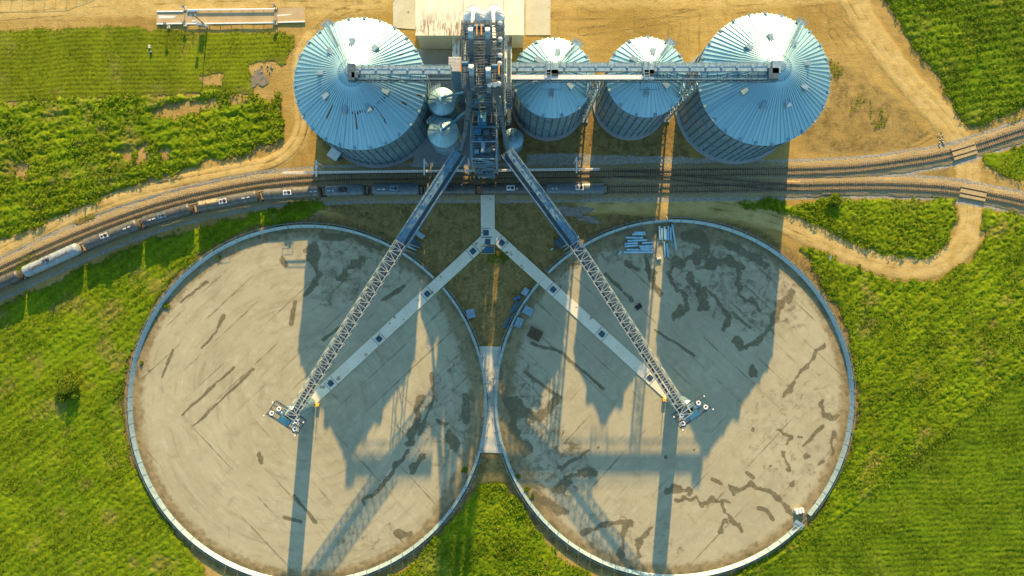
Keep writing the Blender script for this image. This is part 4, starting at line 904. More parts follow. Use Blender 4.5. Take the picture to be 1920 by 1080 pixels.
# hopper bins
def hopper_bin(px, py, rp, ze, rise, zb, label, mat=None, hop=True, ladder=True):
    c = W(px, py, ze); r = rp / 7 * (HC - ze) / HC; c = Vector((c.x, c.y, 0)); rt = thing('hopper_bin', label, 'hopper bin', (c.x, c.y, zb))
    m = MB(); pr = [(r + (0.04 if i % 2 else 0), zb + (ze - zb) * (0.30 if hop else 0.0) + (ze - zb) * (0.70 if hop else 1.0) * i / 16) for i in range(17)]
    if hop: pr = [(0.4, zb + 0.8)] + pr
    m.lathe(pr, c, 40); m.build('wall', M['wall'], rt, smooth=False)
    if hop:
        m = MB()
        for i in range(8):
            a = i * math.pi / 4; m.bar(rv(c, a, r + 0.05, zb), rv(c, a, r + 0.05, zb + (ze - zb) * 0.45), 0.2)
        m.build('support_legs', M['steel'], rt)
        for zf in (0.45, 0.7, 0.95):
            m = MB(); m.lathe([(r + 0.03, zb + (ze - zb) * zf), (r + 0.22, zb + (ze - zb) * zf), (r + 0.22, zb + (ze - zb) * zf + 0.25), (r + 0.03, zb + (ze - zb) * zf + 0.3)], c, 40)
            m.build('band', M['steel'], rt)
    m = MB(); m.lathe([(r + 0.12, ze - 0.1), (r + 0.12, ze), (0.55, ze + rise), (0.55, ze + rise + 0.5), (0.0, ze + rise + 0.55)], c, 24)
    sl = rise / (r + 0.12 - 0.55)
    for i in range(16):
        a = 2 * math.pi * (i + 0.5) / 16; m.bar(rv(c, a, r + 0.1, ze + 0.03), rv(c, a, 0.6, ze + rise + 0.03), 0.07, 0.12, (math.cos(a) * sl, math.sin(a) * sl, 1))
    roof = m.build('roof', mat or M['roof'], rt)
    m = MB()
    for rr_ in (1.1, 1.5):
        for i in range(20): m.bar(rv(c, i * 0.31416, rr_, ze + rise - 0.1), rv(c, (i + 1) * 0.31416, rr_, ze + rise - 0.1), 0.06)
    for i in range(0, 20, 2): m.bar(rv(c, i * 0.31416, 1.5, ze + rise - 0.6), rv(c, i * 0.31416, 1.5, ze + rise + 0.5), 0.05)
    for i in range(20): m.bar(rv(c, i * 0.31416, 1.5, ze + rise + 0.5), rv(c, (i + 1) * 0.31416, 1.5, ze + rise + 0.5), 0.05)
    m.build('peak_railing', M['steel'], roof)
    if ladder:
        m = MB(); a = R(-12)
        for s_ in (-0.25, 0.25):
            m.bar(rv(c, a + s_ / r, r + 0.35, zb), rv(c, a + s_ / r, r + 0.35, ze + 1), 0.07)
        for i in range(int((ze - zb) / 0.5)): m.bar(rv(c, a - 0.25 / r, r + 0.35, zb + 0.5 * i), rv(c, a + 0.25 / r, r + 0.35, zb + 0.5 * i), 0.05)
        m.build('ladder', M['yellow'], rt)
        m = MB(); a0 = R(95)
        for i in range(8): m.bar(rv(c, a0 + i * 0.12, r + 0.6, ze - 0.3), rv(c, a0 + (i + 1) * 0.12, r + 0.6, ze - 0.3), 0.9, 0.06); m.bar(rv(c, a0 + i * 0.12, r + 1.0, ze + 0.8), rv(c, a0 + (i + 1) * 0.12, r + 1.0, ze + 0.8), 0.07); m.bar(rv(c, a0 + i * 0.12, r + 1.0, ze - 0.3), rv(c, a0 + i * 0.12, r + 1.0, ze + 0.8), 0.06)
        m.build('walkway', M['steel'], rt)
    return c
hopper_bin(829, 190, 25, 16, 2.2, 0, 'hopper bin with a sunlit half roof, nearer the long shed')
hopper_bin(831, 248, 28, 15, 2.4, 0, 'hopper bin with ringed walls, nearer the railway track')
hopper_bin(962, 260, 19, 8, 1.3, 0, 'little low bin in the shade beside the head tower', M['wall'], False, False)
hopper_bin(889, 32, 18.5, 30, 2.4, 10.2, 'white topped overhead bin behind the tower top, on the rusty roof side', M['white'], True, False)
hopper_bin(926, 30, 18.5, 30, 2.4, 10.2, 'white topped overhead bin behind the tower top, on the clean roof side', M['white'], True, False)

# ------------------------------------------------------------------ long shed
def roof_mat(name, rust):
    k = NT(name); p = k.pos(); sp = k.n('ShaderNodeSeparateXYZ'); k.set(sp.inputs[0], p)
    c = k.mix(k.ramp(k.noise(p, 0.3, 4), 0.3, 0.7), (0.80, 0.76, 0.58), (0.72, 0.68, 0.50))
    if rust:
        st = k.noise(k.map(p, (3.2, 0.25, 1)), 1.0, 4, 0.6); bl = k.noise(p, 0.25, 4)
        band = k.ramp(sp.outputs[1], 71.5, 65.0); f = k.math('ADD', k.math('MULTIPLY', st, 0.75), k.math('MULTIPLY', bl, 0.5))
        c = k.mix(k.math('MULTIPLY', k.ramp(f, 0.62, 0.70), band), c, (0.26, 0.15, 0.05))
    return k.out(c, 0.5)
M['shedroof'] = roof_mat('shed_roof_rusty', True); M['shedroof2'] = roof_mat('shed_roof_clean', False)
def shed():
    rt = thing('long_shed', 'long white metal shed with a rust streaked ribbed roof at the photo edge', 'shed', W(860, 30, 0))
    def block(x0, x1, y0, y1, z, mat, name, wname):
        a = W(x0, y0, z); b = W(x1, y1, z); m = MB()
        m.box(((a.x + b.x) / 2, (a.y + b.y) / 2, z / 2), (abs(b.x - a.x) - 0.3, abs(a.y - b.y) - 0.3, z - 0.02))
        n = int(abs(b.x - a.x) / 0.6)
        for i in range(n): m.box((a.x + 0.3 + i * 0.6, min(a.y, b.y) + 0.1, z / 2), (0.2, 0.12, z - 0.3))
        wl = m.build(wname, M['cream'], rt)
        r = MB(); r.box(((a.x + b.x) / 2, (a.y + b.y) / 2, z + 0.05), (abs(b.x - a.x), abs(a.y - b.y), 0.12))
        n = int(abs(b.x - a.x) / 0.45)
        for i in range(n): r.box((min(a.x, b.x) + 0.22 + i * 0.45, (a.y + b.y) / 2, z + 0.15), (0.12, abs(a.y - b.y), 0.09))
        return r.build(name, mat, rt)
    block(779, 868, -90, 67, 10, M['shedroof'], 'rusty_roof', 'shed_wall')
    block(868.6, 944, -90, 66, 10.2, M['shedroof'], 'middle_roof', 'shed_wall')
    block(944.6, 983, -90, 66, 9.6, M['shedroof2'], 'clean_roof', 'shed_wall')
    block(915, 960, 66.6, 110, 8.4, M['shedroof'], 'annex_roof', 'annex_wall')
    block(848, 862, 67.5, 107, 8.2, M['shedroof'], 'lean_to_roof', 'lean_to_wall')
shed()
for q, lb in ((((737, -60), (779, -60), (779, 55), (737, 52)), 'pale concrete apron along the rusty side of the shed'), (((985, -60), (1032, -60), (1032, 66), (985, 66)), 'pale concrete apron along the clean side of the shed'), (((775, 92), (905, 95), (905, 118), (940, 300), (905, 318), (770, 318), (800, 210)), 'stained concrete floor under the hopper bins')):
    m = MB(); m.prism([W(*p_) for p_ in q][::-1], -0.1, 0.07 if 'stained' not in lb else 0.05); tag(m.build('concrete_apron', M['found'] if 'stained' in lb else M['conc']), lb, 'concrete slab', kind='structure')
# tall stair tower clad in sheet
def clad_tower():
    a = W(841, 107, 29.5); b = W(865.5, 134.5, 29.5); rt = thing('clad_tower', 'tall narrow sheet clad tower with a flat white roof beside the head tower', 'tower', ((a.x + b.x) / 2, (a.y + b.y) / 2, 0))
    cx, cy, sx, sy = (a.x + b.x) / 2, (a.y + b.y) / 2, b.x - a.x, a.y - b.y
    m = MB(); m.box((cx, cy, 14.7), (sx - 0.25, sy - 0.25, 29.4))
    for i in range(60): m.box((cx, cy, 0.3 + i * 0.49), (sx - 0.12, sy - 0.12, 0.14))
    m.build('wall', M['wall'], rt)
    r = MB(); r.box((cx, cy, 29.5), (sx, sy, 0.12))
    for i in range(10): r.box((cx, b.y + 0.18 + i * sy / 10, 29.60), (sx, 0.12, 0.10))
    r.build('roof', M['cream'], rt)
clad_tower()

# ------------------------------------------------------------------ head tower
def lattice(m, x0, x1, y0, y1, z0, z1, n, wd, beam=True):
    cs = [(x0, y0), (x1, y0), (x1, y1), (x0, y1)]
    for x, y in cs: m.bar((x, y, z0), (x, y, z1), wd * 1.5)
    for i in range(n):
        za, zb = z0 + (z1 - z0) * i / n, z0 + (z1 - z0) * (i + 1) / n
        for j in range(4):
            a, b = cs[j], cs[(j + 1) % 4]
            m.bar((a[0], a[1], zb), (b[0], b[1], zb), wd)
            m.bar((a[0], a[1], za), (b[0], b[1], zb), wd * 0.8) if (i + j) % 2 else m.bar((b[0], b[1], za), (a[0], a[1], zb), wd * 0.8)
def railing(m, pts, z, h=1.1, wd=0.07, closed=True, gap=1.5):
    n = len(pts)
    for i in range(n if closed else n - 1):
        a = Vector((pts[i][0], pts[i][1], z)); b = Vector((pts[(i + 1) % n][0], pts[(i + 1) % n][1], z)); L = (b - a).length
        for zz in (h * 0.5, h): m.bar(a + Vector((0, 0, zz)), b + Vector((0, 0, zz)), wd)
        for k in range(int(L / gap) + 1):
            p_ = a + (b - a) * (k * gap / max(L, 0.1)); m.bar(p_, p_ + Vector((0, 0, h)), wd)
def grate(m, x0, x1, y0, y1, z, gap=0.45, wd=0.10):
    y = y0
    while y < y1: m.bar((x0, y, z), (x1, y, z), wd, 0.08); y += gap
    x = x0
    while x < x1: m.bar((x, y0, z - 0.05), (x, y1, z - 0.05), 0.12, 0.15); x += gap * 4
ZT = 47.0
ta = W(866, 43, ZT); tb_ = W(945, 165, ZT); X0, X1, Y0, Y1 = ta.x, tb_.x, tb_.y, ta.y
HT = thing('head_tower', 'tall open steel lattice tower carrying the elevator heads', 'tower', ((X0 + X1) / 2, (Y0 + Y1) / 2, 0))
m = MB(); lattice(m, X0 + 0.4, X1 - 0.4, Y0 + 0.3, Y1 - 0.3, 0, ZT, 9, 0.26); m.build('lattice_frame', M['dsteel'], HT)
m = MB(); lattice(m, X0 + 2.6, X1 - 2.6, Y0 + 0.35, Y1 - 4.6, 0, ZT - 0.4, 12, 0.16); m.build('inner_frame', M['dsteel'], HT)
for i, z in enumerate((ZT, 36.0, 25.0, 14.0)):
    m = MB(); grate(m, X0, X1, Y0, Y1, z, 0.55 if i == 0 else 0.8, 0.16 if i == 0 else 0.2)
    if i == 0:
        for f in np.linspace(0, 1, 5): m.bar((X0, Y0 + (Y1 - Y0) * f, z - 0.15), (X1, Y0 + (Y1 - Y0) * f, z - 0.15), 0.25)
    m.build('floor_grating', M['grate'], HT)
    m = MB(); railing(m, [(X0, Y0), (X1, Y0), (X1, Y1), (X0, Y1)], z, 1.15, 0.09); m.build('railing', M['steel'] if i else M['dsteel'], HT)
m = MB()                                    # switchback stair on the sunny side
a = W(945, 75, 46); b = W(947, 138, 34)
for k in range(6):
    z0, z1 = k * 7.5, (k + 1) * 7.5; ya, yb = (Y0 + 1, Y1 - 2) if k % 2 == 0 else (Y1 - 2, Y0 + 1)
    for sx in (0.5, 1.4): m.bar((X1 + sx, ya, z0), (X1 + sx, yb, z1), 0.12, 0.25)
    for q in range(24): t = q / 24; m.box((X1 + 0.95, ya + (yb - ya) * t, z0 + 7.5 * t), (0.9, 0.28, 0.05))
    m.box((X1 + 0.95, yb, z1), (1.3, 1.4, 0.08))
m.build('stair', M['dsteel'], HT)
m = MB()
for px, py in ((938, 45), (938, 75), (938, 105), (937, 120), (935, 158), (918, 160), (928, 160)):
    p_ = W(px, py, ZT + 0.8); m.lathe([(0.35, 0), (0.5, 0.4), (0.3, 0.9), (0, 1.0)], p_, 12)
m.build('lamp_heads', M['cream'], HT)

def elevator(px, py, ztop, label, side=1, zb=0.0, orange=True, sc=1.0):
    c = W(px, py, ztop); rt = thing('bucket_elevator', label, 'bucket elevator', (c.x, c.y, zb), 'bucket elevators in the head tower')
    m = MB(); N = 10; hw, r = 0.55 * sc, 1.3 * sc
    for sx in (-1, 1): pass
    prof = [(r * math.cos(math.pi * i / N), r * math.sin(math.pi * i / N)) for i in range(N + 1)]
    prof = [(r * 1.05, -0.9 * sc)] + prof + [(-r * 1.05, -0.9 * sc)]
    n = len(prof); vs = [(c.x + s * hw, c.y + q[0], ztop + q[1]) for s in (-1, 1) for q in prof]
    m.add(vs, [(i, i + 1, n + i + 1, n + i) for i in range(n - 1)] + [tuple(range(n))[::-1], tuple(range(n, 2 * n)), (0, n, 2 * n - 1, n - 1)])
    hd = m.build('head_casing', M['cover'], rt)
    m = MB(); m.lathe([(0.18, 0), (0.18, 0.35), (0, 0.4)], (c.x, c.y, ztop + r - 0.02), 10); m.build('vent_cap', M['white'], hd)
    m = MB(); m.add([(c.x - hw, c.y - r, ztop - 0.3), (c.x + hw, c.y - r, ztop - 0.3), (c.x + hw, c.y - r - 2.4 * sc, ztop - 3.4), (c.x - hw, c.y - r - 2.4 * sc, ztop - 3.4), (c.x - hw, c.y - r + 0.2, ztop - 1.6), (c.x + hw, c.y - r + 0.2, ztop - 1.6), (c.x + hw, c.y - r - 1.6 * sc, ztop - 4), (c.x - hw, c.y - r - 1.6 * sc, ztop - 4)],
                    [(0, 1, 2, 3), (7, 6, 5, 4), (0, 3, 7, 4), (1, 5, 6, 2), (3, 2, 6, 7)]); m.build('discharge_spout', M['dsteel'], rt)
    for sy in (-0.75, 0.75):
        m = MB(); m.box((c.x, c.y + sy * sc, (ztop - 0.8 + zb) / 2), (0.75 * sc, 0.55 * sc, ztop - 0.8 - zb)); m.build('trunk', M['dsteel'], rt)
    m = MB(); m.tube((c.x + side * 0.7, c.y + 1.5 * sc, ztop + 0.1), (c.x + side * 1.9, c.y + 1.5 * sc, ztop + 0.1), 0.38, 12); m.box((c.x + side * 1.3, c.y + 1.5 * sc, ztop - 0.4), (1.3, 0.7, 0.4)); m.build('motor', M['motor'], rt)
    if orange:
        m = MB(); m.box((c.x + side * 2.1, c.y + 0.7 * sc, ztop + 0.1), (0.28, 2.6 * sc, 0.8)); m.build('belt_guard', M['orange'], rt)
    m = MB(); m.box((c.x, c.y, zb + 0.8), (1.3, 2.6, 1.6)); m.build('boot', M['dsteel'], rt)
elevator(882.5, 62, 50.5, 'bucket elevator at the tower corner nearest the overhead bin on the rusty roof side', 1, 0.0, True, 0.82)
elevator(914.5, 62, 50.5, 'bucket elevator at the tower corner nearest the overhead bin on the clean roof side', -1, 0.0, True, 0.82)
elevator(884, 131, 50.0, 'bucket elevator in the tower corner next to the clad tower', -1, 0.0, True, 0.82)
elevator(915.5, 136, 50.0, 'bucket elevator in the tower corner next to the two conveyor starts', 1, 0.0, True, 0.82)
# lower receiving tower
ZL = 24.0
la = W(884, 204, ZL); lb_ = W(930, 298, ZL); a0, a1, b0, b1 = la.x, lb_.x, lb_.y, la.y
LT = thing('receiving_tower', 'lower steel frame tower with railed decks between head tower and track', 'tower', ((a0 + a1) / 2, (b0 + b1) / 2, 0))
m = MB(); lattice(m, a0, a1, b0, b1, 0, ZL, 5, 0.26); m.build('lattice_frame', M['steel'], LT)
for z in (ZL, 16.0, 8.0):
    m = MB(); grate(m, a0, a1, b0, b1, z, 0.6, 0.22); m.build('floor_grating', M['grate'], LT)
    m = MB(); railing(m, [(a0 - .1, b0 - .1), (a1 + .1, b0 - .1), (a1 + .1, b1 + .1), (a0 - .1, b1 + .1)], z, 1.15, 0.12); m.build('railing', M['steel'], LT)
m = MB()
for f in (0.33, 0.62): m.bar((a0 - .2, b0 + (b1 - b0) * f, ZL + 0.9), (a1 + .2, b0 + (b1 - b0) * f, ZL + 0.9), 0.3)
m.build('cross_beam', M['steel'], LT)
m = MB(); c = W(906, 275, ZL + 0.6); m.box((c.x, c.y, ZL + 0.6), (0.9, 2.6, 0.5)); m.build('drag_conveyor', M['steel'], LT)
for k, (px, py, s_) in enumerate(((896, 248, 1.6), (912, 250, 1.3), (900, 262, 1.0), (915, 282, 1.2), (893, 285, 1.1))):
    c = W(px, py, ZL + 0.5); m = MB(); m.box((c.x, c.y, ZL + 0.5 + s_ * 0.3), (s_, s_ * 0.8, s_ * 0.8)); m.tube((c.x + s_, c.y, ZL + 0.6), (c.x + s_ * 1.6, c.y, ZL + 0.6), 0.3); m.build('gearbox', M['dsteel'] if k % 2 else M['motor'], LT)
# machine head on the lower tower
c = W(904, 222, ZL + 2); SC = thing('grain_cleaner', 'blue grey machine with two orange guards on the lower tower deck', 'machine', (c.x, c.y, ZL + 0.1))
m = MB(); m.box((c.x, c.y, ZL + 1.3), (2.0, 2.6, 2.2)); m.box((c.x, c.y - 1.7, ZL + 0.9), (2.1, 0.8, 1.4)); m.build('body', M['motor'], SC)
m = MB(); m.tube((c.x - 1.9, c.y + 1.5, ZL + 2), (c.x + 1.9, c.y + 1.5, ZL + 2), 0.32, 12); m.build('drive_shaft', M['motor'], SC)
for s in (-1, 1):
    m = MB(); m.box((c.x + s * 2.15, c.y + 0.4, ZL + 1.9), (0.26, 2.5, 0.8)); m.build('belt_guard', M['orange'], SC)
m = MB(); m.lathe([(0.2, 0), (0.25, 0.5), (0.1, 0.9), (0, 0.95)], (c.x - 0.1, c.y + 0.2, ZL + 2.4), 10); m.build('vent', M['white'], SC)
# loading head over the track
ZO = 9.0; la = W(897, 300, ZO); lb_ = W(926, 331, ZO)
LO = thing('loading_spout', 'steel loading frame hanging out over the empty track', 'loading frame', ((la.x + lb_.x) / 2, (la.y + lb_.y) / 2, 0))
m = MB(); lattice(m, la.x, lb_.x, lb_.y, la.y, 6.0, ZO, 1, 0.22)
for x in (la.x, lb_.x): m.bar((x, la.y, 0), (x, la.y, 6), 0.3)
m.build('frame', M['steel'], LO)
m = MB(); grate(m, la.x, lb_.x, lb_.y, la.y, ZO, 0.7, 0.2); railing(m, [(la.x, lb_.y), (lb_.x, lb_.y), (lb_.x, la.y), (la.x, la.y)], ZO, 1.1, 0.12); m.build('deck', M['steel'], LO)
m = MB(); cx, cy = (la.x + lb_.x) / 2, (la.y + lb_.y) / 2; m.lathe([(0.9, 8.6), (0.6, 7.2), (0.45, 5.4)], (cx, cy - 0.6, 0), 16); m.box((cx, cy + 0.6, ZO + 0.5), (1.8, 1.2, 0.9)); m.build('spout', M['dsteel'], LO)

# spouts to bins
def spout(pts, r, label, mat, name='spout_pipe'):
    m = MB(); m.path([W(*p_) for p_ in pts], r, 12)
    for p_ in pts: m.lathe([(0, -r * 1.05), (r * 0.75, -r * 0.75), (r * 1.05, 0), (r * 0.75, r * 0.75), (0, r * 1.05)], W(*p_), 10)
    a_, b_ = W(*pts[0]), W(*pts[-1])
    for f in np.linspace(0.1, 0.95, 9):
        i = f * (len(pts) - 1); k = min(int(i), len(pts) - 2); A, B = W(*pts[k]), W(*pts[k + 1]); q = A + (B - A) * (i - k); d = (B - A).normalized() * 0.12
        m.tube(q - d, q + d, r * 1.22, 12)
    return tag(m.build(name, mat, smooth=False), label, 'pipe')
spout([(918, 160, 45), (905, 165, 43), (829, 183, 19)], 0.28, 'thin spout pipe slanting down to the sunlit hopper bin', M['motor'])
spout([(922, 166, 44), (870, 213, 30), (831, 244, 18.2)], 0.30, 'thin spout pipe slanting down to the ringed hopper bin', M['motor'])
def chute(pts, wd, label):
    m = MB()
    Ws = [W(*p_) for p_ in pts]
    for a_, b_ in zip(Ws[:-1], Ws[1:]):
        n = max(1, int((b_ - a_).length / 4.5)); d = (b_ - a_) / n
        for i in range(n): m.bar(a_ + d * i, a_ + d * (i + 0.94), wd * (1.0 if i % 2 else 1.08), wd)
    return tag(m.build('grain_chute', M['dsteel']), label, 'chute')
chute([(928, 160, 46), (934, 190, 38), (944, 240, 28), (952, 280, 21.2)], 0.85, 'square chute dropping from the head tower to the stained pad conveyor')
chute([(882, 166, 46), (879, 200, 38), (873, 245, 28), (864, 283, 21.2)], 0.85, 'square chute dropping from the head tower to the arced pad conveyor')
spout([(928, 182, 20), (937, 184, 20), (942, 189, 20), (945, 198, 18), (945, 205, 14), (944, 216, 2)], 0.65, 'fat white duct elbow beside the head tower', M['cream'], 'air_duct')
for k, (y, n) in enumerate(((62, 405), (60, 628))):
    a_ = W(820 + n / 6, 22 if k == 0 else 20, 34.5); b_ = W(820 + (395 if k == 0 else 645) / 6, 46 if k == 0 else 82, 46.2 if k == 0 else 45.5)
    m = MB(); L = (b_ - a_).length
    for i in range(7): m.bar(a_ + (b_ - a_) * (i / 7), a_ + (b_ - a_) * ((i + 0.96) / 7), 0.65)
    tag(m.build('grain_chute', M['cream']), ['pale chute from the tower top to the overhead bin on the rusty roof side', 'long pale chute from the tower top to the overhead bin on the clean roof side'][k], 'chute')

# ------------------------------------------------------------------ level conveyor galleries over the bins
def gallery(x0, x1, yt, yb, z, label, dots=True, boxes=()):
    a = W(x0, (yt + yb) / 2, z); b = W(x1, (yt + yb) / 2, z); rt = thing('conveyor_gallery', label, 'conveyor', (a.x, a.y, z), 'level conveyor galleries over the bins')
    L = b.x - a.x; sg = 1 if L > 0 else -1; n = int(abs(L) / 1.7)
    xa, xb = min(a.x, b.x), max(a.x, b.x); y_h = W(0, yt + 6.5, z).y; y_c = W(0, yt + 18, z).y; y_s = W(0, yb, z).y; y_n = W(0, yt - 2, z).y
    m = MB()
    for i in range(n):
        xx = xa + (xb - xa) * (i + 0.5) / n; m.box((xx, y_h, z), ((xb - xa) / n - 0.06, 1.7, 0.95))
        m.box((xa + (xb - xa) * i / n, y_h, z + 0.48), (0.10, 1.75, 0.10))
        if dots and i % 2: m.box((xx, y_h + 0.2, z + 0.58), (0.5, 0.7, 0.25))
    m.build('conveyor_housing', M['cover'], rt)
    m = MB(); grate(m, xa, xb, min(y_c, y_s) , max(y_c, y_s), z - 0.45, 0.35, 0.12); m.build('catwalk', M['grate'], rt)
    for nm, y in (('inner', y_n), ('outer', y_s)):
        m = MB(); railing(m, [(xa, y), (xb, y)], z - 0.4, 1.2, 0.08, False, 1.5); m.build('railing', M['steel'], rt)
    m = MB(); k = int((xb - xa) / 2.2)
    for y in (y_n, y_s):
        m.bar((xa, y, z - 0.5), (xb, y, z - 0.5), 0.18); m.bar((xa, y, z - 1.9), (xb, y, z - 1.9), 0.18)
        for i in range(k):
            u, v = xa + (xb - xa) * i / k, xa + (xb - xa) * (i + 1) / k
            m.bar((u, y, z - 0.5), (v, y, z - 1.9), 0.09) if i % 2 else m.bar((u, y, z - 1.9), (v, y, z - 0.5), 0.09)
            m.bar((u, y, z - 0.5), (u, y, z - 1.9), 0.09)
    for i in range(k + 1): u = xa + (xb - xa) * i / k; m.bar((u, y_n, z - 0.55), (u, y_s, z - 0.55), 0.12)
    m.build('truss', M['dsteel'], rt)
    for px, py, s1, s2, mt in boxes:
        q = W(px, py, z); m = MB(); m.box((q.x, q.y, z + 0.3), (s1, s2, 1.5)); m.build('drive_box', mt, rt)
    return rt
gallery(654, 846, 126, 149, 32.0, 'level conveyor gallery from the head tower to the bin with rusty roof gaps', True, ((660, 137, 1.6, 3.6, M['dsteel']), (667, 143, 1.4, 1.2, M['dsteel'])))
gallery(948, 1461, 121, 149, 32.0, 'long level conveyor gallery passing over three bins to the clean large one', True,
        ((1036, 131, 2.4, 2.2, M['cover']), (1036, 139, 2.4, 1.3, M['gap']), (1214, 131, 2.4, 2.2, M['cover']), (1215, 139, 2.4, 1.3, M['gap']), (1448, 140, 2.2, 2.4, M['dsteel']), (1453, 128, 1.8, 2.8, M['cover'])))
a = W(952, 145, 32.6); b = W(1216, 144, 32.6); BC = thing('belt_conveyor', 'narrow pale covered belt conveyor alongside the long gallery, ending at the third bin', 'conveyor', (a.x, a.y, 31.5))
m = MB(); m.box(((a.x + b.x) / 2, a.y, 32.6), (b.x - a.x, 0.95, 0.5)); m.build('cover', M['cream'], BC)
m = MB(); m.path([W(952, 145, 32.6), W(946, 143, 33.2), W(940, 140, 35)], 0.55, 12); m.build('inlet_elbow', M['cream'], BC)
m = MB(); q = W(1216, 144, 32.6); m.box((q.x + 0.5, q.y, 32.5), (1.2, 1.3, 0.9)); m.build('tail_box', M['steel'], BC)
for px, lb in ((1028, 'gallery access frame over the small bin nearest the tower'), (1211, 'gallery access frame over the small bin in the middle')):
    q = W(px, 137, 33); m = MB(); x = q.x; y0, y1 = W(0, 160, 32).y, W(0, 112, 32).y
    for s in (-0.55, 0.55):
        m.bar((x + s, y0 + 1, 29.5), (x + s, y0 + 1, 34), 0.14); m.bar((x + s, y1 - 1, 29.5), (x + s, y1 - 1, 34), 0.14); m.bar((x + s, y0 + 1, 34), (x + s, y1 - 1, 34), 0.16)
    for yy in np.linspace(y0 + 1, y1 - 1, 7): m.bar((x - 0.55, yy, 34), (x + 0.55, yy, 34), 0.1)
    x2, x3 = W(px - 12, 0, 29).x, W(px + 24, 0, 29).x
    railing(m, [(x2, y0 - .3), (x3, y0 - .3), (x3, y1 + .3), (x2, y1 + .3)], 29.0, 1.1, 0.09)
    tag(m.build('access_frame', M['steel']), lb, 'access frame')
def support(px, py, label, z1=30.0):
    p_ = W(px, py); rt = thing('support_tower', label, 'support tower', p_, 'lattice towers under the conveyor gallery'); m = MB(); lattice(m, p_.x - 1.2, p_.x + 1.2, p_.y - 1.5, p_.y + 1.5, 0, z1, 14, 0.16); m.build('lattice_frame', M['steel'], rt)
    m = MB()
    for k in range(10):
        z0 = k * 3.0; ya, yb = (p_.y - 1.2, p_.y + 1.2) if k % 2 == 0 else (p_.y + 1.2, p_.y - 1.2)
        for s in (0.2, 0.9): m.bar((p_.x + s - 0.5, ya, z0), (p_.x + s - 0.5, yb, z0 + 3.0), 0.10, 0.2)
        for q in range(9): m.box((p_.x + 0.05, ya + (yb - ya) * q / 9, z0 + 3.0 * q / 9), (0.7, 0.25, 0.05))
    m.build('stair', M['dsteel'], rt)
    m = MB(); m.box((p_.x, p_.y, 0.15), (3.4, 4.0, 0.3)); m.build('footing', M['found'], rt)
support(1090, 216, 'lattice stair tower in the gap between the two smaller bins')
support(1243, 215, 'lattice stair tower in the gap between a small bin and the clean large one')

